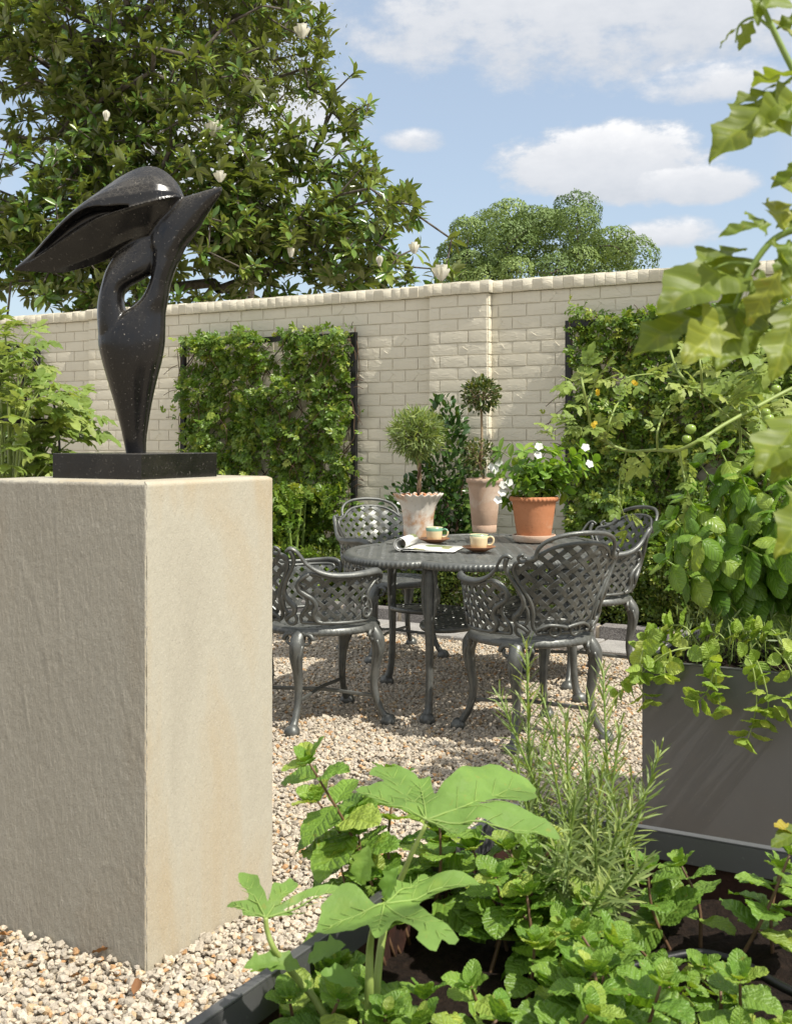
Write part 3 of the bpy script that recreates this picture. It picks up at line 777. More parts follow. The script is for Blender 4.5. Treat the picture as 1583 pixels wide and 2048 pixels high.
# ------------------------------------------------------------------ planters
def planter(b, h, soil, label, name='steel_planter'):
    t_ = thing(name, label, 'planter', ((b[0]+b[1])/2, (b[2]+b[3])/2, 0), group='charcoal steel planter boxes')
    hx, hy = (b[1]-b[0])/2, (b[3]-b[2])/2; th = .004
    for lo, hi in (((-hx, -hy, 0), (hx, -hy+th, h)), ((-hx, hy-th, 0), (hx, hy, h)), ((-hx, -hy+th, 0), (-hx+th, hy-th, h)), ((hx-th, -hy+th, 0), (hx, hy-th, h))):
        block('side_panel', M_ZINC, t_, lo, hi, .0012, 0, 1)
    # folded lip and its hanging inner edge
    lw = .013
    for lo, hi in (((-hx-.002, -hy-.002, h), (hx+.002, -hy+lw, h+.004)), ((-hx-.002, hy-lw, h), (hx+.002, hy+.002, h+.004)),
                   ((-hx-.002, -hy+lw, h), (-hx+lw, hy-lw, h+.0045)), ((hx-lw, -hy+lw, h), (hx+.002, hy-lw, h+.0045))):
        block('lip', M_ZINC, t_, lo, hi, .001, 0, 1)
    dz = h - .044
    for lo, hi in (((-hx+lw, -hy+lw-.003, dz), (hx-lw, -hy+lw, h)), ((-hx+lw, hy-lw, dz), (hx-lw, hy-lw+.003, h)),
                   ((-hx+lw-.003, -hy+lw, dz), (-hx+lw, hy-lw, h)), ((hx-lw, -hy+lw, dz), (hx-lw+.003, hy-lw, h))):
        MB().box(lo, hi).build('lip_fold', M_ZINC, t_, False)
    for lo, hi in (((-hx+th, -hy+th, .2), (hx-th, -hy+th+.002, h-.001)), ((-hx+th, hy-th-.002, .2), (hx-th, hy-th, h-.001)),
                   ((-hx+th, -hy+th+.002, .2), (-hx+th+.002, hy-th-.002, h-.001)), ((hx-th-.002, -hy+th+.002, .2), (hx-th, hy-th-.002, h-.001))):
        MB().box(lo, hi).build('rusted_lining', M_RUST, t_, False)
    nx_, ny_ = 70, 60
    vs = [(-hx + .007 + (2*hx-.014)*i/nx_, -hy + .007 + (2*hy-.014)*j/ny_, soil + .016 * noise.fractal(Vector((i*.35, j*.35, b[0])), 1., 2., 3) + .010 * noise.noise(Vector((i*.9, j*.9, 1)))) for j in range(ny_+1) for i in range(nx_+1)]
    MB().add(vs, [(j*(nx_+1)+i, j*(nx_+1)+i+1, (j+1)*(nx_+1)+i+1, (j+1)*(nx_+1)+i) for j in range(ny_) for i in range(nx_)]).build('soil', M_SOIL, t_)
    return t_
planter(FP, .60, .505, 'charcoal steel planter in the foreground filled with mint and okra')
planter(RP, .60, .575, 'charcoal steel planter on the right overflowing with basil and mint')
planter(LP_, .60, .56, 'charcoal steel planter behind the stone pedestal')
# ------------------------------------------------------------------ sculpture
def sculpture():
    K = .3537 / 756.; bx, by = 775., 1708.
    root_loc = np.array([-2.071, 2.303, PH + .003])
    t_ = thing('sculpture', 'abstract black polished granite bird-like sculpture on a square slab', 'sculpture', root_loc, YAW)
    # local frame of the thing: x right, y away from the camera, z up
    sl = .30
    slab = block('base_slab', M_GRAN, t_, (-sl/2, -sl/2, .0), (sl/2, sl/2, .064), .0015, 0, 2); slab.rotation_euler = (0, 0, -YAW)
    def L(u, v, d=0.): return np.array([(u - bx) * K, -d * K, .062 + (by - v) * K])
    mb = MB()
    def loft(rows, closed=True, caps=True):
        m = len(rows[0]); vs = [p for r_ in rows for p in r_]; fs = []
        for i in range(len(rows) - 1):
            for k in range(m): fs.append((i*m+k, i*m+(k+1) % m, (i+1)*m+(k+1) % m, (i+1)*m+k))
        fs += [tuple(range(m-1, -1, -1)), tuple((len(rows)-1)*m+k for k in range(m))]
        mb.add(vs, fs)
    def sweep(keys, n=28, per=7, lens=1.05):
        """keys: (cu, cv, half width, half depth, direction angle of the section, depth offset)"""
        Kk = spline(keys, per); rows = []
        for cu, cv, hw, hd, an, dd in Kk:
            ca, sa = math.cos(math.radians(an)), math.sin(math.radians(an)); row = []
            for k in range(n):
                a = 2 * math.pi * k / n; x_ = math.cos(a); y_ = math.sin(a)
                ex = abs(x_) ** .9 * (1 if x_ > 0 else -1); ey = abs(y_) ** lens * (1 if y_ > 0 else -1)
                row.append(L(cu + ca * hw * ex, cv - sa * hw * ex, dd + hd * ey))
            rows.append(row)
        loft(rows)
    # stem: rises from the slab, swells, then becomes the right-hand branch up to the pointed wing
    sweep([(775,1712,55,52,0,0),(768,1640,63,60,0,0),(764,1560,76,70,0,0),(757,1420,106,92,0,0),(752,1280,142,118,0,0),(751,1180,169,132,0,0),(749,1080,187,138,0,0),
           (757,1000,182,130,2,0),(800,930,142,112,6,0),(868,850,86,98,6,0),(905,760,64,90,8,0),(938,650,70,90,8,0),(958,565,95,86,14,0),(975,500,112,70,18,0)])
    # fin: broad blade under the hood's right end, drawn out to a sharp point
    sweep([(945,640,74,88,10,0),(962,565,102,92,15,0),(982,490,160,88,19,2),(1000,430,186,80,20,6),(1020,375,206,68,19,9),(1050,325,206,54,18,12),(1085,285,186,40,17,15),(1118,254,152,24,17,18),(1133,240,134,7,16.6,20)], lens=1.6)
    # left arm of the eye, running up into the underside of the hood
    sweep([(690,1090,122,112,0,0),(660,1000,98,104,-4,10),(645,920,84,98,-4,16),(640,850,72,94,-6,20),(654,775,70,92,-10,16),(702,705,100,90,-18,4),(762,640,118,88,-26,-10),(810,575,112,86,-34,-26),(845,500,90,80,-40,-34),(880,430,80,70,-40,-36)])
    # hood: upper dome, recess below its lip, blade ridge, hollow underside
    st = [  # U outline, dome bulge depth, L lip, N recess, Rg ridge, B underside
        ((82,668),4,(84,672),(85,673),(86,673),(88,676)),
        ((180,582),52,(196,618),(198,622),(205,630),(228,687)),
        ((300,464),92,(300,518),(316,540),(335,558),(348,692)),
        ((430,337),124,(415,418),(440,452),(470,480),(460,668)),
        ((560,232),146,(530,352),(566,384),(602,408),(575,632)),
        ((690,142),158,(655,342),(688,357),(720,368),(665,590)),
        ((800,92),158,(800,334),(806,337),(812,339),(752,548)),
        ((885,90),146,(893,308),(896,310),(900,312),(845,520)),
        ((955,128),118,(955,290),(957,291),(960,292),(905,470)),
        ((1010,185),80,(1005,274),(1006,275),(1008,276),(965,420)),
        ((1043,252),26,(1040,266),(1041,267),(1042,267),(1020,350))]
    rows = []; S = [np.array([*s[0], s[1], *s[2], *s[3], *s[4], *s[5]], float) for s in st]; S = spline(S, 6)
    for q in S:
        U, bd, Lp, Np, Rg, Bt = q[0:2], q[2], q[3:5], q[5:7], q[7:9], q[9:11]
        rec = max(0., min(1., np.linalg.norm(Np - Lp) / 22.)); row = [L(*U, 0.)]
        for f_ in (.16, .34, .54, .76):
            p_ = U + (Lp - U) * f_; row.append(L(*p_, bd * math.sin(min(f_ * 1.15, 1.) * math.pi / 2)))
        row += [L(*Lp, bd * 1.0), L(*(Lp * .6 + Np * .4), bd * (1 - .62 * rec)), L(*Np, bd * (1 - .68 * rec)), L(*(Np * .4 + Rg * .6), bd * (1 - .30 * rec)), L(*Rg, bd * 1.10)]
        for f_, g_ in ((.06, .98), (.28, .80), (.55, .58), (.8, .33)):
            p_ = Rg + (Bt - Rg) * f_; row.append(L(*p_, bd * g_))
        row.append(L(*Bt, 0.))
        for f_ in (.2, .45, .7, .88):
            p_ = Bt + (U - Bt) * f_; row.append(L(*p_, -bd * .75 * math.sin(f_ * math.pi)))
        rows.append(row)
    loft(rows)
    o = mb.build('carved_form', M_GRAN, t_)
    rm = o.modifiers.new('r', 'REMESH'); rm.mode = 'VOXEL'; rm.voxel_size = .0029
    sm = o.modifiers.new('s', 'SMOOTH'); sm.factor = .5; sm.iterations = 2
    bpy.context.view_layer.update(); dg = bpy.context.evaluated_depsgraph_get()
    me = bpy.data.meshes.new_from_object(o.evaluated_get(dg)); o.modifiers.clear(); o.data = me
    me.polygons.foreach_set('use_smooth', [True] * len(me.polygons)); me.set_sharp_from_angle(angle=R(38))
sculpture()

# ------------------------------------------------------------------ woven straps clipped to an outline
def clip_runs(a, b, inside, step=.006):
    n = max(2, int(np.linalg.norm(b - a) / step)); ts = np.linspace(0, 1, n); ins = [inside(a + (b - a) * t) for t in ts]
    runs = []; cur = None
    for i, s in enumerate(ins):
        if s and cur is None: cur = i
        if (not s or i == n - 1) and cur is not None:
            if i - cur > 2: runs.append((a + (b - a) * ts[cur], a + (b - a) * ts[i if s else i - 1]))
            cur = None
    return runs
def inpoly(poly):
    P_ = np.asarray(poly, float); x = P_[:, 0]; y = P_[:, 1]; x2 = np.roll(x, -1); y2 = np.roll(y, -1)
    def f(p):
        c = ((y > p[1]) != (y2 > p[1])) & (p[0] < (x2 - x) * (p[1] - y) / (y2 - y + 1e-12) + x); return bool(c.sum() % 2)
    return f
def weave(mb, surf, poly, pitch, width, thick, amp, ang=45., step=.012):
    """surf(a,h,off)->3d point; straps of both diagonals, passing over and under each other"""
    P_ = np.asarray(poly, float); c = P_.mean(0); ins = inpoly(P_); rad = np.linalg.norm(P_ - c, axis=1).max() + .02
    for fam in (0, 1):
        th = math.radians(ang if fam == 0 else 180 - ang); d = np.array([math.cos(th), math.sin(th)]); n = np.array([-d[1], d[0]])
        for k in range(-int(rad / pitch) - 1, int(rad / pitch) + 2):
            o_ = c + n * (k + .25) * pitch
            for a, b in clip_runs(o_ - d * rad, o_ + d * rad, ins):
                L = np.linalg.norm(b - a); m = max(2, int(L / step)); vs = []
                for i in range(m + 1):
                    p = a + (b - a) * i / m; s = (p - c) @ d / pitch
                    off = amp * math.sin(math.pi * (s + .25 + k + (1 if fam else 0)) / 1.) if amp else 0
                    for q, e in ((-.5, 0), (.5, 0), (.42, 1), (-.42, 1)):
                        w_ = p + n * q * width; vs.append(surf(w_[0], w_[1], off + (e - .5) * thick))
                fs = []
                for i in range(m):
                    for k2 in range(4): fs.append((i*4+k2, i*4+(k2+1) % 4, (i+1)*4+(k2+1) % 4, (i+1)*4+k2))
                fs += [(3, 2, 1, 0), (m*4, m*4+1, m*4+2, m*4+3)]
                mb.add(vs, fs)
def scroll(mb, surf, a0, h0, r0, turns, sgn, rad, start=0., off=.004, n=26):
    pts = []
    for i in range(n):
        t = i / (n - 1); an = start + sgn * 2 * math.pi * turns * t; r_ = r0 * (1 - .72 * t)
        pts.append(surf(a0 + r_ * math.cos(an), h0 + r_ * math.sin(an), off))
    mb.tube(pts, np.linspace(rad, rad * .75, n), 6)

def chair(name, label):
    t_ = thing(name, label, 'chair', group='cast aluminium lattice armchairs round the table')
    SH = .445
    def shell(a, h, off=0.):
        ph = a / .262; kb_ = .20 * max(math.cos(ph), 0) ** 1.2 + .12
        hh = h - SH; r_ = .243 + kb_ * hh + .10 * hh * hh + off
        return np.array([r_ * math.sin(ph) * 1.06, -r_ * math.cos(ph), h])
    # back panel
    half = [(0,.478),(.085,.478),(.118,.488),(.132,.515),(.130,.56),(.140,.61),(.163,.66),(.182,.70),(.190,.735),(.183,.765),(.155,.775),(.130,.785),(.108,.808),(.075,.832),(.035,.844),(0,.847)]
    back = [(a, h) for a, h in half] + [(-a, h) for a, h in half[-2:0:-1]]
    mb = MB(); weave(mb, shell, back, .0385, .0185, .005, .0032, 48); mb.build('back_lattice', M_CAST, t_, False)
    bo = spline(back + [back[0]], 4)
    fr = MB(); fr.tube([shell(a, h, .002) for a, h in bo], .0085, 7, False)
    fr.tube([shell(a, h, .013) for a, h in spline([(-.150,.782),(-.128,.792),(-.120,.826),(-.098,.858),(-.058,.881),(0,.889),(.058,.881),(.098,.858),(.120,.826),(.128,.792),(.150,.782)], 5)], interp_r([.012,.009,.0085,.009,.0105,.009,.0085,.009,.012], 51), 7)
    for s in (-1, 1):
        scroll(fr, shell, s*.158, .785, .018, 1.1, -s, .007, math.pi/2 if s > 0 else math.pi/2, .014)
        # S shaped side straps between back and arms
        fr.tube([shell(s*a, h, .008) for a, h in spline([(.205,.79),(.214,.755),(.206,.72),(.188,.68),(.170,.64),(.162,.60),(.178,.565),(.196,.545),(.190,.518),(.165,.50),(.15,.485)], 4)], interp_r([.011,.010,.009,.009,.011,.013,.012,.010,.009], 41), 7)
        fr.tube([shell(s*a, h, .006) for a, h in spline([(.162,.60),(.150,.575),(.148,.54),(.158,.515)], 4)], .008, 6)
    fr.build('back_frame', M_CAST, t_)
    sc = MB()
    for s in (-1, 1):
        ring = [shell(s*.172 + .026*math.cos(q), .492 + .026*math.sin(q), .006) for q in np.linspace(0, 2*math.pi, 19)]
        sc.tube(ring, .0075, 6, False)
        ring = [shell(s*.045 + .022*math.cos(q), .487 + .022*math.sin(q), .008) for q in np.linspace(0, 2*math.pi, 17)]
        sc.tube(ring, .006, 6, False)
        sc.tube([shell(s*a, h, .012) for a, h in spline([(.0,.500),(.03,.508),(.07,.512),(.10,.503),(.118,.49),(.112,.478),(.10,.482)], 4)], .0075, 6)
    sc.build('lower_scrollwork', M_CAST, t_)
    # arms
    armo = [(.218,.475),(.50,.472),(.548,.485),(.562,.515),(.548,.548),(.525,.575),(.530,.605),(.556,.632),(.578,.650),(.560,.668),(.48,.667),(.40,.664),(.345,.668),(.30,.680),(.262,.690),(.232,.672),(.224,.640),(.236,.605),(.248,.570),(.240,.54),(.222,.515),(.216,.495)]
    for s in (-1, 1):
        po = [(s*a, h) for a, h in armo]
        mb = MB(); weave(mb, shell, po, .0375, .0185, .005, .0032, 42); mb.build('arm_lattice', M_CAST, t_, False)
        fr = MB()
        fr.tube([shell(a, h, .002) for a, h in spline(po + [po[0]], 4)], .0075, 7, False)
        rail = spline([(.600,.628),(.606,.650),(.596,.672),(.565,.684),(.50,.682),(.43,.678),(.36,.680),(.315,.690),(.28,.708),(.252,.735),(.236,.765),(.222,.788),(.205,.798),(.190,.785)], 5)
        fr.tube([shell(s*a, h, .006) for a, h in rail], interp_r([.010,.016,.019,.018,.016,.015,.014,.012,.011,.010,.010,.012,.009], len(rail)), 8, sx=.62)
        scroll(fr, shell, s*.585, .636, .020, .9, s, .008, 0 if s > 0 else math.pi, .006)
        fr.tube([shell(s*a, h, .007) for a, h in spline([(.262,.69),(.222,.655),(.220,.62),(.240,.60),(.268,.58),(.282,.55),(.272,.515),(.285,.485),(.31,.474)], 4)], interp_r([.009,.010,.012,.011,.011,.012,.010,.009], 33), 7)
        for (a0, h0, r0, tn, sg, stt) in ((.525,.515,.034,1.1,-1,.2),(.50,.562,.026,.9,1,-1.2),(.222,.63,.018,1.,1,0.)):
            scroll(fr, shell, s*a0, h0, r0, tn, sg*s, .0072, stt if s > 0 else math.pi - stt, .006)
        fr.build('arm_frame', M_CAST, t_)
    # seat: woven disc with gadrooned rim
    circ = [(.236*math.cos(q), .236*math.sin(q)) for q in np.linspace(0, 2*math.pi, 40, endpoint=False)]
    mb = MB(); weave(mb, lambda a, b, o: np.array([a*1.04, b, SH - .004 + o]), circ, .042, .033, .004, .002, 45, .014); mb.build('seat', M_CAST, t_, False)
    n = 192; rim = MB()
    prof = [(.222, SH - .008), (.224, SH + .003), (.243, SH + .005), (.250, SH + .001), (.252, SH - .004), (.258, SH - .012), (.256, SH - .026), (.246, SH - .030), (.230, SH - .022)]
    rim.lathe(prof, n, (0, 0, 0), lambda i, a, r_: (.0032 * math.cos(a * 64) if i in (5, 6) else 0) + r_ * .02 * abs(math.cos(a)))
    rim.f = [f for f in rim.f if len(f) == 4] + [((len(prof)-1)*n+k, (len(prof)-1)*n+(k+1) % n, (k+1) % n, k) for k in range(n)]
    rim.build('seat_rim', M_CAST, t_)
    # legs
    reed = [1, .86] * 7
    feet = []
    for q in (45, 135, 225, 315):
        cx, sy = math.cos(R(q)), math.sin(R(q)); mb = MB()
        pr = spline([(.218,.428),(.246,.412),(.268,.375),(.270,.325),(.258,.255),(.250,.18),(.264,.11),(.292,.055),(.318,.028),(.332,.022)], 5)
        rd = interp_r([.022,.032,.033,.027,.021,.0175,.0155,.016,.020,.013], len(pr))
        mb.tube([(cx*r_, sy*r_, z_) for r_, z_ in pr], rd, 14, prof=reed)
        foot = [(0, .0), (.024, .001), (.034, .014), (.033, .030), (.023, .046), (.010, .053), (0, .054)]
        mb.lathe(foot, 12, (cx*.318, sy*.318, 0), lambda i, a, r_: r_ * .10 * math.cos(a * 4))
        for s in (-1, 1):           # acanthus curls at the knee
            tx, ty = -sy*s, cx*s; cpt = np.array([cx*.252, sy*.252, .398])
            cr = []
            for i in range(20):
                a = i / 19 * 2 * math.pi * 1.15; r_ = .030 * (1 - .6 * i / 19)
                cr.append(cpt + np.array([tx, ty, 0]) * (.038 + r_ * math.cos(a)) + np.array([0, 0, 1]) * r_ * math.sin(a))
            mb.tube(cr, interp_r([.0105, .009, .006], 20), 6)
            mb.tube(spline([cpt + np.array([tx, ty, 0]) * .026 + np.array([cx, sy, 0]) * .02 + np.array([0, 0, -.02]), np.array([cx*.283 + tx*.018, sy*.283 + ty*.018, .33]), np.array([cx*.272 + tx*.010, sy*.272 + ty*.010, .27]), np.array([cx*.262, sy*.262, .225])], 4), interp_r([.008, .010, .008, .004], 13), 6)
        mb.build('leg', M_CAST, t_)
    for q in (45, 135):
        cx, sy = math.cos(R(q)), math.sin(R(q)); dz = .0 if q == 45 else .009
        MB().tube([(cx*.255, sy*.255, .128 + dz), (0, 0, .140 + dz), (-cx*.255, -sy*.255, .128 + dz)], .0085, 6, sx=.55).build('stretcher', M_CAST, t_, False)
    return t_
def face(c, tgt): return math.atan2(tgt[1] - c[1], tgt[0] - c[0]) - math.pi / 2
TC = np.array([-2.39, 5.12])
c1, c2, c3, c4 = (-2.785, 4.30), (-1.86, 4.49), (-3.27, 5.80), (-2.08, 5.70)
ch = chair('armchair', 'dark cast aluminium lattice armchair on the left, half behind the pedestal')
place(ch, (*c1, 0), math.atan2(.823, .571) - math.pi/2)
dup(ch, (*c2, 0), math.atan2(.58, -.81) - math.pi/2, 'dark cast aluminium lattice armchair in front right, its back to the viewer')
dup(ch, (*c3, 0), face(c3, TC), 'silvery cast aluminium lattice armchair at the back, behind the scalloped pot')
dup(ch, (*c4, 0), math.atan2(-.80, -.60) - math.pi/2, 'dark cast aluminium lattice armchair on the right beside the basil')

# ------------------------------------------------------------------ table
TH = .722
def table():
    t_ = thing('garden_table', 'oval clover-edged cast aluminium table with woven top', 'table', (*TC, 0), R(5))
    A_, B_ = .585, .84
    def rad(q):
        e = 1 / math.sqrt((math.cos(q)/A_)**2 + (math.sin(q)/B_)**2); return e * (.86 + .165 * min(1., abs(math.sin(2*q)) * 1.25) ** .55)
    qs = np.linspace(0, 2*math.pi, 320, endpoint=False); out = np.array([(rad(q)*math.cos(q), rad(q)*math.sin(q)) for q in qs])
    rc, rs_ = math.cos(R(24)), math.sin(R(24)); o24 = np.stack([out[:, 0]*rc + out[:, 1]*rs_, -out[:, 0]*rs_ + out[:, 1]*rc], 1)
    mb = MB(); weave(mb, lambda a, b, o: np.array([a*rc - b*rs_, a*rs_ + b*rc, TH - .004 + o]), o24 * .955, .042, .0325, .004, .0028, 45, .0105); mb.build('woven_top', M_CAST, t_, False)
    def ringmesh(o2, prof, n):
        m_ = MB(); vs = []; m = len(o2)
        nr = np.roll(o2, -1, 0) - np.roll(o2, 1, 0); nr = np.stack([nr[:, 1], -nr[:, 0]], 1); nr /= np.linalg.norm(nr, axis=1, keepdims=True)
        s = np.concatenate([[0], np.cumsum(np.linalg.norm(np.diff(o2, axis=0), axis=1))])
        for (d, z, gad) in prof:
            for k in range(m):
                dd = d + gad * math.cos(s[k] / .021 * 2 * math.pi); p = o2[k] + nr[k] * dd; vs.append((p[0], p[1], z))
        L = len(prof); fs = []
        for i in range(L):
            for k in range(m): fs.append((i*m+k, i*m+(k+1) % m, ((i+1) % L)*m+(k+1) % m, ((i+1) % L)*m+k))
        return m_.add(vs, fs)
    qs2 = np.linspace(0, 2*math.pi, 1500, endpoint=False); o2 = np.array([(rad(q)*math.cos(q), rad(q)*math.sin(q)) for q in qs2])
    ringmesh(o2, [(-.05, TH - .003, 0), (-.05, TH + .003, 0), (-.010, TH + .004, 0), (.000, TH, 0), (.003, TH - .004, .0), (.007, TH - .012, .003), (.005, TH - .027, .003), (-.008, TH - .031, 0), (-.020, TH - .014, 0)], 0).build('beaded_rim', M_CAST, t_)
    reed = [1, .84] * 7
    lp = [(0., -.645), (.475, 0.), (0., .645), (-.475, 0.)]
    for x, y in lp:
        mb = MB(); d_ = unit(np.array([x, y])); pr = spline([(-.03, TH - .02), (-.012, TH - .06), (.0, TH - .14), (.0, .42), (-.004, .30), (.0, .16), (.008, .08), (.020, .045), (.034, .022)], 5)
        rd = interp_r([.030, .032, .025, .0215, .0185, .017, .0175, .022, .017], len(pr))
        mb.tube([(x + d_[0]*r_, y + d_[1]*r_, z_) for r_, z_ in pr], rd, 14, prof=reed)
        mb.lathe([(0, 0), (.026, .001), (.036, .016), (.034, .034), (.022, .050), (0, .056)], 12, (x + d_[0]*.028, y + d_[1]*.028, 0), lambda i, a, r_: r_ * .10 * math.cos(a * 4))
        for s in (-1, 1):
            tv = np.array([-d_[1]*s, d_[0]*s, 0]); b0 = np.array([x, y, 0])
            mb.tube(spline([b0 + tv*.02 + [0, 0, TH - .03], b0 + tv*.03 + [0, 0, TH - .12], b0 + tv*.026 + [0, 0, TH - .22], b0 + tv*.012 + [0, 0, TH - .30]], 4), interp_r([.012, .011, .009, .004], 13), 6)
        mb.build('leg', M_CAST, t_)
    # lower shelf with concave sides
    def rs(q): return (.17 + .36 * abs(math.cos(2*q)) ** 2.2) * (1.0 if abs(math.cos(q)) > .707 else 1.22) * .9
    qs = np.linspace(0, 2*math.pi, 160, endpoint=False); sh = np.array([(rs(q)*math.cos(q), rs(q)*math.sin(q)) for q in qs])
    mb = MB(); weave(mb, lambda a, b, o: np.array([a, b, .405 + o]), sh * .97, .042, .035, .004, .002, 45, .014); mb.build('lower_shelf', M_CAST, t_, False)
    ringmesh(sh, [(-.02, .403, 0), (-.02, .410, 0), (.0, .411, 0), (.004, .400, 0), (-.004, .388, 0)], 0).build('shelf_rim', M_CAST, t_)
table()
TT = TH + .0045

# ------------------------------------------------------------------ crockery and magazine
def cup(px, py, lab1, lab2, rz, M_CUP):
    q = ground(px, py, TT)
    s_ = thing('saucer', lab2, 'saucer', (q[0], q[1], TT), rz, 'saucers on the table')
    MB().lathe([(0, .006), (.030, .006), (.034, .010), (.056, .016), (.078, .025), (.080, .0235), (.058, .012), (.036, .002), (.030, .0005), (0, .0005)], 48).build('dish', M_SAUCER, s_)
    c_ = thing('cup', lab1, 'cup', (q[0], q[1], TT + .0068), rz, 'cups on the table')
    MB().lathe([(0, 0), (.030, 0), (.034, .004), (.037, .012), (.0395, .030), (.0415, .052), (.0435, .074), (.0415, .0745), (.0395, .052), (.0375, .03), (.033, .008), (0, .006)], 48).build('bowl', M_CUP, c_)
    h = spline([(.040, 0, .058), (.054, 0, .064), (.067, 0, .056), (.068, 0, .040), (.058, 0, .026), (.0405, 0, .024)], 5)
    MB().tube(h, .0048, 8, sx=1.35).build('handle', M_CUP, c_)
cup(868, 1086, 'cream cup with a wide green band beside the rolled magazine', 'brown and cream saucer under the cup with the wide green band', YAW - .15, M_CUP)
cup(957, 1103, 'cream cup with a thin green rim nearest the table front', 'brown and cream saucer under the front cup nearest the table edge', YAW - .1, M_CUP2)
q = ground(815, 1099, TT)
mg = thing('magazine', 'open magazine with its left pages rolled up on the table', 'magazine', (q[0], q[1], TT), R(-14) + YAW)
# flat page block with a gentle sag, then the roll
def sheet(pts, y0, y1, th, mat, nm, skew=.06):
    mb = MB(); P_ = np.asarray(pts); m = len(P_); T = np.gradient(P_, axis=0); T /= np.linalg.norm(T, axis=1, keepdims=True); N_ = np.stack([-T[:, 1], T[:, 0]], 1); vs = []
    for i in range(m):
        for (yy, e) in ((y0, 0), (y1, 0), (y1, th), (y0, th)):
            vs.append((P_[i][0] + N_[i][0]*e, yy + P_[i][0]*skew, P_[i][1] + N_[i][1]*e))
    fs = [(i*4+k, i*4+(k+1) % 4, (i+1)*4+(k+1) % 4, (i+1)*4+k) for i in range(m-1) for k in range(4)] + [(3, 2, 1, 0), ((m-1)*4, (m-1)*4+1, (m-1)*4+2, (m-1)*4+3)]
    return mb.add(vs, fs).build(nm, mat, mg)
sheet([(.0, .010), (.03, .0135), (.07, .010), (.12, .006), (.20, .003), (.245, .002)], -.10, .17, .0028, M_PAPER, 'flat_pages')
sheet([(.0, .004), (.06, .004), (.12, .0025), (.24, .001)], -.104, .168, .0018, M_PAGE, 'back_cover')
roll = []
for i in range(60):
    a = -math.pi/2 - i / 59 * 2 * math.pi * 1.55; r_ = .031 - .011 * i / 59; roll.append((-.012 + r_ * math.cos(a), .034 + r_ * math.sin(a)))
sheet(roll, -.10, .16, .0016, M_PAPER, 'rolled_pages', .0)
# ------------------------------------------------------------------ branching skeletons
def skeleton(root, pts, seglen=.3, wig=.07, pull=.35, up=.15, seed=0):
    """grow twigs from a starting polyline to every target point; returns nodes, parents"""
    r = np.random.default_rng(seed)
    nodes = [np.array(p, float) for p in root]; par = [-1] + list(range(len(root) - 1)); base = nodes[-1]
    dist = [0.]
    for i in range(1, len(root)): dist.append(dist[-1] + np.linalg.norm(nodes[i] - nodes[i-1]))
    pts = sorted(pts, key=lambda p: np.linalg.norm(p - base)); tips = []
    arr = np.zeros((200000, 3)); arr[:len(nodes)] = nodes; da = np.zeros(200000); da[:len(nodes)] = dist; n = len(nodes)
    for p in pts:
        dd = np.linalg.norm(arr[:n] - p, axis=1) + pull * da[:n] * .35; k = int(np.argmin(dd)); a = arr[k].copy()
        L = np.linalg.norm(p - a); m = max(1, int(L / seglen)); prev = k
        for j in range(1, m + 1):
            t = j / m; q = a + (p - a) * t + np.array([0, 0, 1]) * (-up * L * t * (1 - t)) + (r.normal(0, wig, 3) * L * .3 if j < m else 0)
            arr[n] = q; da[n] = da[prev] + np.linalg.norm(q - arr[prev]); par.append(prev); prev = n; n += 1
        tips.append(prev)
    return arr[:n].copy(), par, tips
def skel_mesh(nodes, par, r_tip, power=2.3, rmax=.3, sides=5, skip=0):
    n = len(nodes); w_ = np.zeros(n); kids = np.zeros(n, int)
    for i in range(1, n): kids[par[i]] += 1
    for i in range(n - 1, 0, -1):
        if kids[i] == 0: w_[i] += r_tip ** power
        w_[par[i]] += w_[i]
    rad = np.minimum(np.maximum(w_, r_tip ** power) ** (1 / power), rmax)
    mb = MB()
    for i in range(1, n):
        a, b = nodes[par[i]], nodes[i]
        if np.linalg.norm(a - b) < 1e-5: continue
        mb.tube([a, b], [min(rad[par[i]], rad[i] * 1.35), rad[i]], sides, False)
    return mb
def ell_points(lobes, n, rng, shell=.55):
    out = []; vol = np.array([l[3] * l[4] * l[5] for l in lobes]); vol = vol / vol.sum()
    for l, v in zip(lobes, vol):
        c = at(l[0], l[1], l[2]); k = int(n * v) + 4
        d = unit(rng.normal(0, 1, (k, 3))); rr = rng.random(k) ** (1 / 3.) * (1 - shell) + shell * rng.random(k) ** .18
        q = d * rr[:, None]; out.append(c + RT * (q[:, 0] * l[3])[:, None] + F * (q[:, 1] * l[4])[:, None] + UPV * (q[:, 2] * l[5])[:, None])
    return np.concatenate(out)

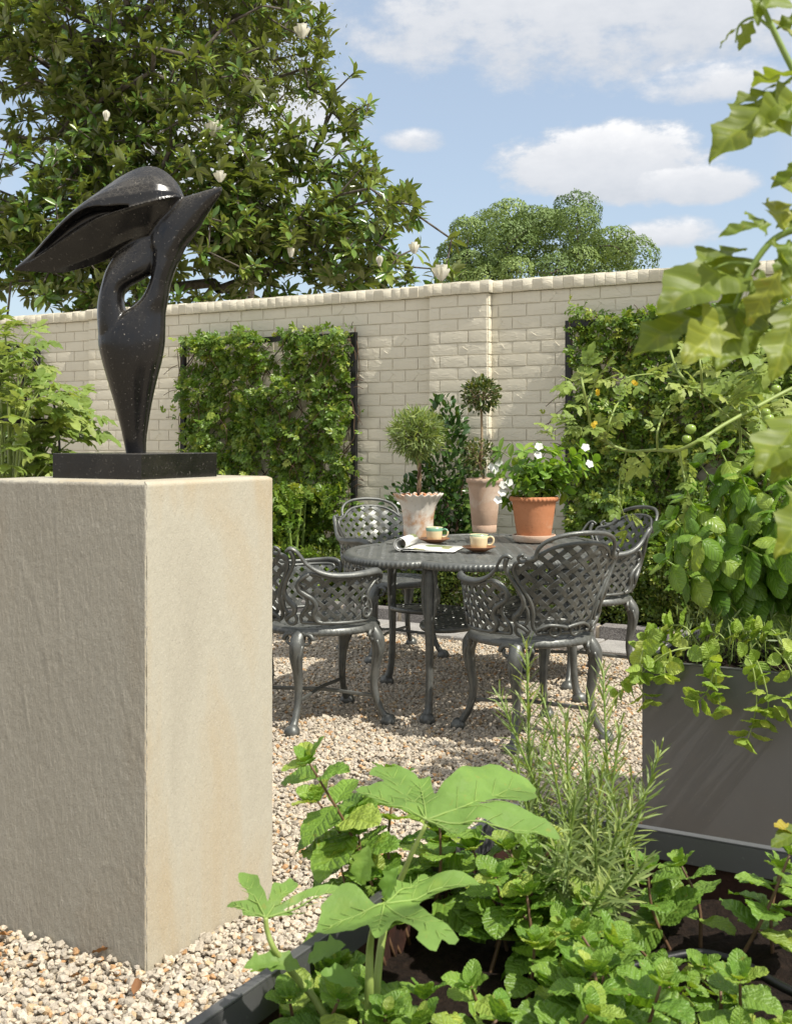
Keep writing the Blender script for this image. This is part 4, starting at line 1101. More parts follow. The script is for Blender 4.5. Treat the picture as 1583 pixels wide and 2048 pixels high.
# ------------------------------------------------------------------ magnolia behind the wall
def magnolia():
    rng = np.random.default_rng(21)
    base = at(205, 700, 12.6); base[2] = 0.
    t_ = thing('magnolia_tree', 'large magnolia tree with glossy leaves and white blossoms behind the wall', 'tree', base)
    lobes = [(230, -40, 12.6, 2.0, 1.7, 1.7), (60, 300, 12.4, 1.6, 1.5, 1.7), (400, 300, 12.2, 1.5, 1.4, 1.3), (520, 80, 12.4, .85, 1.1, 1.25), (590, 250, 12.2, .75, .9, .65),
             (610, 400, 12.0, 1.0, 1.1, .8), (760, 450, 11.6, .72, .8, .50), (560, 545, 11.8, 1.1, 1.0, .55), (250, 520, 12.0, 1.5, 1.3, .9), (30, 560, 12.0, 1.2, 1.2, .8), (790, 540, 11.4, .62, .7, .42), (700, 500, 11.6, .8, .8, .5),
             (430, 460, 11.8, 1.0, 1.0, .8), (835, 430, 11.3, .34, .4, .34), (860, 500, 11.2, .26, .35, .30), (850, 550, 11.1, .32, .35, .20), (700, 200, 11.9, .25, .3, .3)]
    P_ = ell_points(lobes, 4300, rng, .35)
    # thin it where daylight comes through
    keep = np.array([noise.noise(Vector(p * .95)) + .25 * noise.noise(Vector(p * 2.3)) > -.15 for p in P_]) & (P_[:, 1] > WY + .9)
    P_ = P_[keep]
    roots = [base, base + [0, 0, 1.2], at(215, 560, 12.6), at(200, 430, 12.6), at(190, 330, 12.6), at(170, 200, 12.7), at(180, 60, 12.7)]
    nodes, par, tips = skeleton(roots, list(P_), .32, .10, .45, .10, 4)
    o = skel_mesh(nodes, par, .0075, 2.25, .17, 5).build('trunk_and_branches', M_BARK, t_)
    for ob in (o,): ob.matrix_basis = t_.matrix_basis.inverted()
    tips = np.array(tips); pos = []; dirs = []; nr = []; sc = []
    for k in tips:
        p = nodes[k]; d = unit(nodes[k] - nodes[par[k]] + np.array([0, 0, .25]) + rng.normal(0, .15, 3)); m = rng.integers(8, 13)
        a = unit(np.cross(d, rng.normal(0, 1, 3))); b = np.cross(d, a)
        for j in range(m):
            th = j * 2.4 + rng.uniform(-.3, .3); tl = rng.uniform(.45, 1.45)
            v = d * math.cos(tl) + (a * math.cos(th) + b * math.sin(th)) * math.sin(tl); v = v + np.array([0, 0, -.12])
            pos.append(p - d * rng.uniform(0, .10)); dirs.append(v); nr.append(d + np.array([0, 0, .5]) + rng.normal(0, .25, 3)); sc.append(rng.uniform(.11, .19))
    tm = [leaf_grid(.34, 4, 1, .22, c_, .75, .55, seed=i) for i, c_ in enumerate((.02, .12, .22))]
    o = scatter('crown', tm, pos, frames(np.array(dirs), np.array(nr)), np.array(sc), L_MAG, t_, singles=300); o['kind'] = 'stuff'; o.matrix_basis = t_.matrix_basis.inverted()
    # blossoms
    pet = leaf_grid(.62, 6, 2, .30, -.28, .65, .58, cup=-.6, seed=3)
    def blossom(p, s, openness):
        N = 9; ps = []; ds = []; ns = []; ss = []
        for j in range(N):
            a = j * 2 * math.pi / 4.5 + (.3 if j > 4 else 0); sp = openness * (1.0 if j > 4 else .55)
            o_ = np.array([math.cos(a), math.sin(a), 0]); ps.append(p + o_ * .012); ds.append(o_ * sp + np.array([0, 0, 1.])); ns.append(np.array([0, 0, 1.]) * sp - o_); ss.append(s * (.9 if j > 4 else 1.))
        ob = scatter('blossom', [pet], ps, frames(np.array(ds), np.array(ns)), np.array(ss), M_CREAM, t_); ob.matrix_basis = t_.matrix_basis.inverted()
    for px, py, z, s, op in ((428, 275, 11.0, .16, 1.1), (440, 365, 10.9, .11, 1.1), (213, 242, 11.0, .10, .5), (828, 508, 10.7, .11, .9), (759, 533, 10.7, .10, .45), (582, 515, 10.9, .10, .6), (882, 562, 10.5, .15, 1.3), (604, 78, 11.6, .15, 1.2)):
        blossom(at(px, py, z), s, op)
magnolia()

def oak():
    rng = np.random.default_rng(5)
    base = at(520, 700, 14.6); base[2] = 0
    t_ = thing('oak_tree', 'fine-leaved yellowish tree mingling with the top of the magnolia', 'tree', base)
    lobes = [(470, 40, 14.4, 1.0, .8, 1.3), (360, -40, 14.4, 1.2, .9, 1.0), (560, 130, 14.2, .55, .6, .8), (420, 180, 14.4, .9, .8, .6)]
    P_ = ell_points(lobes, 620, rng, .4)
    nodes, par, tips = skeleton([base, base + [0, 0, 2.0], at(480, 380, 14.6), at(470, 200, 14.5)], list(P_), .3, .12, .4, .05, 9)
    o = skel_mesh(nodes, par, .006, 2.3, .12, 4).build('trunk_and_branches', M_BARK, t_); o.matrix_basis = t_.matrix_basis.inverted()
    P2 = np.repeat(nodes[tips], 26, 0) + rng.normal(0, .15, (len(tips) * 26, 3))
    N = len(P2); o = scatter('crown', [leaf_grid(.45, 2, 1, .2, .1)], P2, frames(rng.normal(0, 1, (N, 3)), rng.normal(0, .6, (N, 3)) + [0, 0, 1]), rng.uniform(.035, .075, N), L_FINE, t_); o['kind'] = 'stuff'
    o.matrix_basis = t_.matrix_basis.inverted()
oak()

def far_tree(name, label, px, z, lobes, nclump, nleaf, lsize, seed, crad=1.):
    rng = np.random.default_rng(seed); base = at(px, 700, z); base[2] = 0
    t_ = thing(name, label, 'tree', base)
    cand = ell_points(lobes, nclump * 12, rng, .9); C_ = []
    for q in cand[rng.permutation(len(cand))]:
        if len(C_) < nclump and all(np.linalg.norm(q - e) > 1.22 * crad for e in C_): C_.append(q)
    C_ = np.array(C_)
    top = base.copy(); top[2] = at(px, 560, z)[2] * .7
    nodes, par, tips = skeleton([base, (base + top) / 2, top], list(C_), .9, .06, .3, .0, seed)
    o = skel_mesh(nodes, par, .03, 2.2, .4, 5).build('trunk_and_branches', M_BARK, t_); o.matrix_basis = t_.matrix_basis.inverted()
    pos = []; nr = []; tn = []
    for c in C_:
        R0 = rng.uniform(.72, 1.08) * crad; d = unit(rng.normal(0, 1, (nleaf, 3)) + np.array([0, 0, .25])); d[:, 2] *= .8
        w_ = 1 + .22 * np.array([noise.noise(Vector(q * 2.2 + c)) for q in d])
        rr = R0 * w_ * (1 - .12 * rng.random(nleaf) ** 2); pos.append(c + d * rr[:, None]); nr.append(d + rng.normal(0, .28, (nleaf, 3))); tn.append(np.clip(rng.uniform(.1, .8) + rng.normal(0, .12, nleaf), .0, .99))
    pos = np.concatenate(pos); nr = np.concatenate(nr); N = len(pos)
    o = scatter('crown', [leaf_grid(.6, 2, 1, .25, .15, seed=1), leaf_grid(.45, 2, 1, -.1, .3, seed=2)], pos, frames(np.cross(nr, rng.normal(0, 1, (N, 3))) + [0, 0, .2], nr), rng.uniform(.6, 1.3, N) * lsize, L_FAR, t_, tint=np.concatenate(tn)); o['kind'] = 'stuff'
    o.matrix_basis = t_.matrix_basis.inverted()
far_tree('camphor_tree', 'round dense green tree crown rising over the wall under the clouds', 1075, 42., [(1070, 545, 42, 3.0, 2.2, 2.55), (1000, 480, 42, 1.7, 1.5, 1.0), (1090, 455, 42, 1.5, 1.2, .95), (1190, 510, 42.5, 1.1, 1.3, 1.1), (940, 520, 42, .9, 1.2, 1.5), (1225, 535, 42.5, 1.0, 1.1, 1.15)], 54, 1500, .115, 3, .90)
far_tree('young_tree', 'small pale green tree just right of the round crown over the wall', 1265, 46., [(1262, 560, 46, .75, .6, .55)], 9, 420, .12, 8, .6)

# ------------------------------------------------------------------ vines on the trellises
def sprig(n, W, spread, seed, L=1.):
    """small twig of leaflets: unit length along y"""
    r = random.Random(seed); V = []; Fc = []; o = 0
    items = [(0, 1., 0.)]
    for i in range(n): items += [(s * (spread + r.uniform(-.2, .2)), .15 + .75 * (i / n) + r.uniform(-.05, .05), s) for s in (-1, 1)]
    for an, y0, s in items:
        tv, tf = leaf_grid(W, 3, 1, .18, .15, .8, .5, seed=r.randrange(99)); k = .52 * r.uniform(.8, 1.15) if s else .55
        ca, sa = math.cos(an), math.sin(an); tz = r.uniform(-.3, .3); y00 = y0 if s else .55
        for v in tv:
            x, y, z = v * k; z += y * tz; V.append((x * ca + y * sa, y00 + y * ca - x * sa, z))
        Fc += [tuple(i + o for i in f) for f in tf]; o += len(tv)
    V.append((-.012, 0, 0)); V.append((.012, 0, 0)); V.append((0, .95, .0)); Fc.append((o, o+1, o+2))
    return np.array(V), Fc
SPR = [sprig(2, .52, 1.0, 1), sprig(3, .48, .95, 2), sprig(2, .55, .8, 3)]
def vine(x0, x1, z0, z1, n, label, seed, hole=.05, bias=0., rng_x=None):
    rng = np.random.default_rng(seed)
    t_ = thing('climbing_vine', label, 'vine', ((x0+x1)/2, WY - .08, 0), group='small-leaved vines trained on the trellises')
    xs = np.where(rng.random(n * 3) < .06, rng.uniform(x0 - .10, x1 + .10, n * 3), rng.uniform(x0 + .05, x1 - .05, n * 3)); zs = z0 + (z1 - z0) * rng.random(n * 3) ** .95
    keep = []
    for x, z in zip(xs, zs):
        f = noise.noise(Vector((x * 3.4, z * 3.4, seed))) + .75 * noise.noise(Vector((x * 8, z * 8, seed + 9)))
        ex = min(x - x0, x1 - x); ez = z1 - z
        f += bias * (1 - (z - z0) / (z1 - z0)) + (-.35 if ex < .0 else 0) + (-.25 if ez < .04 else 0)
        keep.append(f > -hole)
    k = np.array(keep); xs, zs = xs[k][:n], zs[k][:n]; m = len(xs)
    tops = rng.random(m) < .03; zs[tops] = z1 - .03 + .16 * rng.random(tops.sum()) * np.array([max(0., .3 + noise.noise(Vector((x * 4, 0, seed)))) for x in xs[tops]])
    dep = np.array([.03 + .19 * max(0, noise.noise(Vector((x * 5.2 + 7, z * 5.2, seed))) + .45 + .4 * noise.noise(Vector((x * 12, z * 12, seed)))) for x, z in zip(xs, zs)]) * rng.random(m) ** .5 + .01
    dep += np.clip((1.0 - zs) * .12, 0, .15) * rng.random(m)
    pos = np.stack([xs, WY - .07 - dep + .05, zs], 1)
    d = np.stack([rng.normal(0, .9, m), -.35 - .5 * rng.random(m), rng.normal(-.05, .75, m)], 1)
    nrm = np.stack([rng.normal(.25, .45, m), -.75 + rng.normal(0, .3, m), .75 + rng.normal(0, .35, m)], 1)
    o = scatter('leaves', SPR, pos, frames(d, nrm), rng.uniform(.042, .078, m), L_VINE, t_); o['kind'] = 'stuff'; o.matrix_basis = t_.matrix_basis.inverted()
    mb = MB()
    for q in range(26):
        p = np.array([rng.uniform(x0, x1), WY - .10, .12]); pts = [p.copy()]
        while p[2] < z1 - .05 and len(pts) < 40:
            p = p + np.array([rng.normal(0, .055), rng.normal(0, .01), rng.uniform(.03, .08)]); p[0] = min(max(p[0], x0), x1); p[1] = min(max(p[1], WY - .16), WY - .04); pts.append(p.copy())
        if len(pts) > 3: mb.tube(spline(pts[::2], 3), .0035, 4)
    for q in range(22):       # free shoots
        side = rng.random()
        p = np.array([rng.uniform(x0 + .1, x1), WY - .12, z1 - rng.uniform(0, .15)]) if side < .5 else np.array([x1 if rng.random() < .6 else x0, WY - .12, rng.uniform(.8, z1 - .2)])
        v = np.array([rng.normal(0, .3), -.2, 1.]) if side < .5 else np.array([.8 if p[0] > (x0+x1)/2 else -.8, -.3, rng.normal(.2, .3)])
        pts = [p + unit(v) * s * .12 + np.array([0, 0, -.05 * s * s]) for s in (0, .5, 1.)]; mb.tube(spline(pts, 3), .0025, 4)
    o = mb.build('stems', M_TWIG, t_); o.matrix_basis = t_.matrix_basis.inverted()
vine(-9.26, -7.61, .15, 2.02, 3600, 'vine covering the far left trellis, seen behind the tomato leaves', 11)
vine(-6.02, -4.37, .12, 2.06, 7400, 'leafy green vine covering the square trellis left of the pots', 12, .30, .30)
vine(-2.74, -1.09, .12, 2.06, 9500, 'dense dark green vine on the right-hand trellis behind the tomato stems', 13, .30, .35)

# extra rambling growth at the foot of the middle trellis
def bush(name, label, cat, c, rad, n, tmpl, size, mat, seed, stem=M_TWIG, flat=1., nst=9, cat_group=None, gap=-.25, freq=7., hang=0., base=None):
    rng = np.random.default_rng(seed); c = np.array(c, float); rad = np.array(rad, float)
    b = np.array([c[0], c[1], base if base is not None else max(c[2] - rad[2] * 1.05, 0.)])
    t_ = thing(name, label, cat, b, group=cat_group)
    d = unit(rng.normal(0, 1, (n * 2, 3))); rr = .55 + .5 * rng.random(n * 2) ** .5
    w_ = np.array([noise.noise(Vector(q * freq * .35 + c)) for q in d]); rr = rr * (1 + .28 * w_)
    p = c + d * rr[:, None] * rad
    k = np.array([noise.noise(Vector(q * freq)) > gap for q in p]); p = p[k][:n]; d = d[k][:n]; m = len(p)
    dd = d + rng.normal(0, .55, (m, 3)) + np.array([0, 0, .25 - hang]); nn_ = d * .8 + rng.normal(0, .45, (m, 3)) + np.array([0, 0, .6])
    o = scatter('leaves', tmpl, p, frames(dd, nn_), rng.uniform(.75, 1.25, m) * size, mat, t_, singles=(260 if mat is L_SHRUB else 0)); o['kind'] = 'stuff'; o.matrix_basis = t_.matrix_basis.inverted()
    mb = MB()
    for q in range(nst):
        e = p[rng.integers(0, m)]; mid = (b + e) / 2 + np.array([rng.normal(0, .1), rng.normal(0, .1), .12]) * rad.mean()
        mb.tube(spline([b + rng.normal(0, .012, 3) * [1, 1, 0], mid, e], 5), np.linspace(.012, .003, 11) * (rad.mean() / .25), 5)
    o = mb.build('stems', stem, t_); o.matrix_basis = t_.matrix_basis.inverted(); return t_
RL = [leaf_grid(.5, 4, 1, .2, .12, .8, .5, seed=k) for k in range(2)]
bush('rambling_shrub', 'loose light green shrub at the foot of the square trellis', 'shrub', (-4.75, 7.0, .45), (.62, .2, .40), 1500, SPR, .075, L_VINE, 31, M_STEM, gap=-.12, freq=5.)
bush('rambling_shrub', 'leafy green shrub behind the right-hand chair below the trellis', 'shrub', (-1.85, 7.0, .42), (.5, .16, .3), 1100, SPR, .06, L_VINE, 32, M_STEM)
CAM = [leaf_grid(.5, 4, 1, .15, .12, .8, .5, seed=k) for k in range(3)]
cs = at(872, 960, 7.75)
bush('camellia_shrub', 'upright dark glossy shrub against the wall behind the scalloped pot', 'shrub', (cs[0], 7.02, .82), (.20, .17, .66), 1500, CAM, .062, L_SHRUB, 33, M_TWIG, base=.1, gap=-.4)
bush('camellia_shrub', 'low dark leafy shrub at the wall left of the tall topiary pot', 'shrub', (cs[0] - .12, 6.98, .62), (.30, .16, .42), 900, CAM, .058, L_SHRUB, 34, M_TWIG, base=.1)

# ------------------------------------------------------------------ clipped box hedge behind the kerb
def hedge(x0, x1, label, seed, top=.44):
    rng = np.random.default_rng(seed); L = x1 - x0; t_ = thing('box_hedge', label, 'hedge', ((x0+x1)/2, 6.98, .09), group='low box hedges behind the kerb')
    n = int(L * 5200); face_ = rng.random(n); xs = rng.uniform(x0, x1, n); y = np.zeros(n); z = np.zeros(n); nn_ = np.zeros((n, 3))
    fr = face_ < .55; k = fr.sum(); y[fr] = 6.84; z[fr] = .10 + (top - .10) * rng.random(k); nn_[fr] = (0, -1, .4)
    tp = ~fr; k = tp.sum(); y[tp] = 6.84 + .30 * rng.random(k); z[tp] = top; nn_[tp] = (0, -.25, 1)
    w_ = np.array([noise.noise(Vector((a * 5, b * 5, c * 7))) + .5 * noise.noise(Vector((a * 14, b * 14, c * 14))) for a, b, c in zip(xs, y, z)])
    dep = rng.random(n) ** 2 * .07
    y[fr] += (-w_[fr] * .035 + dep[fr]); z[tp] += (w_[tp] * .04 - dep[tp]); y += rng.normal(0, .008, n); z += rng.normal(0, .012, n)
    p = np.stack([xs, y, z], 1); nr = nn_ + rng.normal(0, .5, (n, 3)); d = rng.normal(0, .8, (n, 3)) + nn_ * .7 + [0, 0, .3]
    o = scatter('leaves', [leaf_grid(.55, 2, 1, .15, .1, seed=1), leaf_grid(.6, 2, 1, .3, .05, seed=2)], p, frames(d, nr), rng.uniform(.018, .034, n), L_HEDGE, t_); o['kind'] = 'stuff'; o.matrix_basis = t_.matrix_basis.inverted()
    mb = MB()
    for q in range(int(L * 14)):
        x = rng.uniform(x0 + .05, x1 - .05); b = np.array([x, rng.uniform(6.92, 7.05), .085])
        for _ in range(3): mb.tube([b, b + np.array([rng.normal(0, .05), rng.normal(0, .05), .16]), b + np.array([rng.normal(0, .1), rng.normal(0, .08), .30])], [.006, .004, .002], 4)
    o = mb.build('twigs', M_TWIG, t_); o['kind'] = 'stuff'; o.matrix_basis = t_.matrix_basis.inverted()
hedge(-5.6, -3.25, 'low clipped box hedge behind the kerb, left part under the back chair', 41)
hedge(-3.22, -.75, 'low clipped box hedge behind the kerb, right part beside the basil planter', 42)

# ------------------------------------------------------------------ potted plants on the table
def pot_thing(name, label, px, py, mat, prof, fr=None, fz=None, soil_z=None, soil_r=None, n=64):
    q = ground(px, py, TT); t_ = thing(name, label, 'pot', (q[0], q[1], TT), group='terracotta pots on the table')
    MB().lathe(prof, n, (0, 0, 0), fr, fz).build('body', mat, t_, True, 60)
    if soil_z: MB().lathe([(0, soil_z - .004), (soil_r, soil_z - .004), (soil_r * .6, soil_z + .004), (0, soil_z + .006)], 24, (0, 0, 0), lambda i, a, r_: .0).build('potting_soil', M_SOIL, t_)
    return t_, np.array([q[0], q[1], TT])
def ball(parent_inv, c, rad, n, tm, size, mat, rng, parent, core=.35, needle=False, nm='foliage'):
    d = unit(rng.normal(0, 1, (n, 3))); w_ = np.array([noise.noise(Vector(q * 2.4 + c)) for q in d])
    rr = rad * (core + (1 - core) * rng.random(n) ** .6) * (1 + .16 * w_); p = c + d * rr[:, None] * np.array([1, 1, .93])
    dd = d + rng.normal(0, .95 if needle else .6, (n, 3)) + np.array([0, 0, .15]); nr = rng.normal(0, .6, (n, 3)) + [0, 0, 1]
    o = scatter(nm, tm, p, frames(dd, nr), rng.uniform(.7, 1.3, n) * size, mat, parent); o['kind'] = 'stuff'; o.matrix_basis = parent_inv; return o
NEED = [leaf_grid(.115, 3, 1, .1, c_ * 1.6, .45, .5, seed=i) for i, c_ in enumerate((.0, .18, -.15))]
rng = np.random.default_rng(77)
# scalloped pot with rosemary standard
sc14 = lambda i, a, r_: (.006 * math.cos(a * 20) if 5 <= i <= 8 else 0)
sz14 = lambda i, a: (.0055 * math.cos(a * 20) if 5 <= i <= 8 else 0)
pt, pc = pot_thing('terracotta_pot', 'whitewashed terracotta pot with a wavy scalloped rim, left of three', 836, 1073, M_POT_WHITE,
    [(0, 0), (.078, 0), (.080, .012), (.083, .10), (.094, .165), (.116, .205), (.131, .222), (.133, .229), (.124, .230), (.112, .208), (.09, .19), (0, .19)], sc14, sz14, .208, .098, 120)
def grit(t_, z, r0, n, seed, mat):
    r_ = random.Random(seed); mb = MB()
    for q in range(n):
        a = q / n * 6.283; rr = r0 * (1 if q % 2 else .75); s = r_.uniform(.010, .016); c = (rr * math.cos(a), rr * math.sin(a), z + r_.uniform(0, .006))
        mb.lathe([(0, -s * .6), (s * .8, -s * .3), (s, .1 * s), (s * .6, .6 * s), (0, .75 * s)], 7, c)
    mb.build('clay_balls', mat, t_)
grit(pt, .218, .095, 26, 4, M_POT_RED)
tp = thing('rosemary_topiary', 'round clipped rosemary ball on a twisted stem in the scalloped pot', 'topiary', pc + [0, 0, .208]); inv = tp.matrix_basis.inverted()
c0 = at(832, 868, 6.13)
for k in range(2):
    pts = [pc + np.array([.006 * math.cos(q * 2.2 + k * 3.14), .006 * math.sin(q * 2.2 + k * 3.14), .205]) + (c0 - pc - [0, 0, .205]) * q / 9 + RT * .012 * math.sin(q / 9 * 3.1) for q in range(10)]
    o = MB().tube(spline(pts, 3), .0085, 7).build('stem', M_TWIG if k else M_TANSTEM, tp); o.matrix_basis = inv
ball(inv, c0, .135, 2300, NEED, .052, L_ROSE, rng, tp, .3, True)
mb = MB()
for q in range(60):
    d = unit(rng.normal(0, 1, 3)); mb.tube([c0, c0 + d * .07 + rng.normal(0, .01, 3), c0 + d * .125], [.003, .002, .001], 4)
o = mb.build('twigs', M_TWIG, tp); o.matrix_basis = inv
# tall pot with double ball myrtle
pt, pc = pot_thing('terracotta_pot', 'tall narrow pale pink terracotta pot in the middle', 968, 1064, M_POT_PALE,
    [(0, 0), (.066, 0), (.068, .006), (.0705, .040), (.069, .042), (.071, .045), (.080, .14), (.091, .255), (.094, .276), (.101, .281), (.103, .300), (.100, .306), (.092, .304), (.085, .28), (0, .28)], lambda i, a, r_: (.003 * math.cos(a * 16 + 1) if 9 <= i <= 11 else 0), None, .29, .086)
tp = thing('myrtle_topiary', 'double ball myrtle topiary on a tall tan stem in the tall pot', 'topiary', pc + [0, 0, .286]); inv = tp.matrix_basis.inverted()
zt = topx(pc)[2]; cA = at(961, 790, zt); cB = at(957, 912, zt)
o = MB().tube(spline([pc + [0, 0, .285], at(962, 925, zt), at(963, 860, zt), cA], 4), .0075, 7).build('stem', M_TANSTEM, tp); o.matrix_basis = inv
o = MB().tube(spline([pc + [.014, .004, .285], at(958, 930, zt), cB + [0, 0, .02]], 4), .006, 6).build('stem', M_TANSTEM, tp); o.matrix_basis = inv
o = MB().lathe([(.012, 0), (.0125, .004), (.012, .008)], 12, tuple(at(961, 944, zt))).build('green_tie', M_STEM, tp); o.matrix_basis = inv
ML = [leaf_grid(.5, 3, 1, .2, .1, seed=k) for k in range(2)]
ball(inv, cA, .105, 800, ML, .028, L_MYRT, rng, tp, .35); ball(inv, cB, .105, 380, ML, .027, L_MYRT, rng, tp, .3)
mb = MB()
for cc, nn2 in ((cA, 46), (cB, 34)):
    for q in range(nn2):
        d = unit(rng.normal(0, 1, 3)); mb.tube([cc + [0, 0, -.03], cc + d * .055 + rng.normal(0, .012, 3), cc + d * .10], [.003, .002, .001], 4)
o = mb.build('twigs', M_TANSTEM, tp); o.matrix_basis = inv
# orange pot with rope rim, saucer and white vinca
def rope(i, a, r_): return .0035 * math.cos(a * 34 + (i - 6) * 1.1) if 6 <= i <= 9 else 0
pt, pc = pot_thing('terracotta_pot', 'orange terracotta pot with a rope rim standing in a saucer, right of three', 1067, 1083, M_POT_RED,
    [(0, .014), (.084, .014), (.086, .022), (.098, .10), (.109, .18), (.113, .206), (.121, .210), (.125, .219), (.123, .229), (.116, .233), (.106, .228), (.10, .21), (0, .21)], rope, None, .222, .10, 150)
sq = thing('pot_saucer', 'pale terracotta saucer under the orange pot', 'saucer', pc)
MB().lathe([(0, 0), (.098, 0), (.104, .006), (.112, .034), (.110, .037), (.104, .036), (.098, .012), (0, .012)], 64).build('dish', M_POT_PALE, sq)
tp = thing('vinca_plant', 'white-flowered vinca spilling from the orange pot', 'flowering plant', pc + [0, 0, .222]); inv = tp.matrix_basis.inverted()
zt = topx(pc)[2]; vl = [leaf_mesh('leaf', leaf_grid(.56, 6, 2, .12, .18, .75, .55, wob=.02, seed=k), L_VINCA) for k in range(4)]
rr_ = random.Random(6); stems = MB(); cnt = 0; flowers = []
ends = [(1000, 905), (985, 950), (1012, 985), (1040, 900), (1070, 905), (1090, 895), (1115, 900), (1140, 915), (1165, 905), (1180, 930), (1150, 950), (1120, 960), (1060, 950), (1085, 965), (1030, 940), (1100, 930), (1005, 930), (1168, 945), (1135, 985), (1020, 1005), (1075, 985), (1100, 990), (1050, 975), (1045, 925), (1128, 935), (1065, 930), (1110, 975), (1090, 945), (1145, 930), (1030, 965)]
for ex, ey in ends:
    b = pc + np.array([rr_.uniform(-.06, .06), rr_.uniform(-.06, .06), .222]); e = at(ex + rr_.uniform(-6, 6), ey + rr_.uniform(-6, 6), zt + rr_.uniform(-.13, .12))
    path = spline([b, (b + e) / 2 + [0, 0, .04], e], 6); stems.tube(path, np.linspace(.0035, .0018, len(path)), 5)
    for k in range(3, len(path)):
        if k % 2 == 0 and k < len(path) - 1: continue
        T_ = unit(path[min(k+1, len(path)-1)] - path[k-1]); a0 = rr_.uniform(0, 3.1)
        for j in range(2 if k < len(path) - 1 else 5):
            a = a0 + j * (math.pi if k < len(path) - 1 else 1.26); u_ = unit(np.cross(T_, [.3, .2, .9])); v_ = np.cross(T_, u_)
            dd = T_ * .45 + (u_ * math.cos(a) + v_ * math.sin(a)) * 1. + np.array([0, 0, -.1]); put_leaf(vl[rr_.randrange(4)], path[k], dd, T_ + np.array([0, 0, .8]), rr_.uniform(.048, .078), tp)
vc = at(1078, 958, zt)
for q in range(95):
    d = unit(np.array([rr_.gauss(0, 1), rr_.gauss(0, 1), abs(rr_.gauss(0, .8))])); p = vc + d * np.array([.13, .13, .10]) * rr_.uniform(.55, 1.) + [0, 0, -.02]
    put_leaf(vl[rr_.randrange(4)], p, d + np.array([rr_.gauss(0, .5), rr_.gauss(0, .5), rr_.gauss(-.1, .4)]), d + np.array([.2, -.2, .8]), rr_.uniform(.045, .072), tp)
o = stems.build('stems', M_STEM, tp); o.matrix_basis = inv
def flower5(p, nrm, s, parent, inv_, mat, nm='flower'):
    nrm = unit(nrm); a_ = unit(np.cross(nrm, [.3, .8, .1])); b_ = np.cross(nrm, a_); d = [a_ * math.cos(q * 1.2566) + b_ * math.sin(q * 1.2566) + nrm * .12 for q in range(5)]
    o_ = scatter(nm, [leaf_grid(.82, 4, 2, .06, .05, .5, .62)], [p] * 5, frames(np.array(d), np.array([nrm] * 5)), np.full(5, s), mat, parent); o_.matrix_basis = inv_; return o_
for fx_, fy_ in ((997, 925), (983, 935), (1006, 970), (1018, 965), (1003, 985), (995, 1000), (1077, 893), (1075, 910), (1170, 895), (1178, 928), (990, 940)):
    flower5(at(fx_, fy_, zt - .12), -F + UPV * .5 + RT * rr_.uniform(-.5, .5), .024, tp, inv, M_PETAL)
# ------------------------------------------------------------------ planted things near the camera
def onY(px, py, Y):
    """point on the plane y = Y seen at a photograph pixel"""
    d = at(px, py, 1.) - np.array([0, 0, EYE]); return np.array([0, 0, EYE]) + d * (Y / d[1])
def world_child(o, parent): o.matrix_basis = parent.matrix_basis.inverted(); return o
def whorl(parent, meshes, p, T, r_, size, n=2, a0=0., out=1., lift=.25, droop=.0, nm='leaf'):
    T = unit(T); u_ = np.cross(T, [.31, .22, .92]); u_ = unit(u_ if np.linalg.norm(u_) > .05 else np.cross(T, [1, 0, 0])); v_ = np.cross(T, u_)
    for j in range(n):
        a = a0 + j * 2 * math.pi / n; o_ = u_ * math.cos(a) + v_ * math.sin(a)
        d = o_ * out + T * lift + np.array([0, 0, -droop]) + np.array([r_.gauss(0, .12) for _ in range(3)])
        put_leaf(meshes[r_.randrange(len(meshes))], p + o_ * .003, d, T + np.array([0, 0, .45]) - o_ * .2, size * r_.uniform(.82, 1.15), parent, nm)

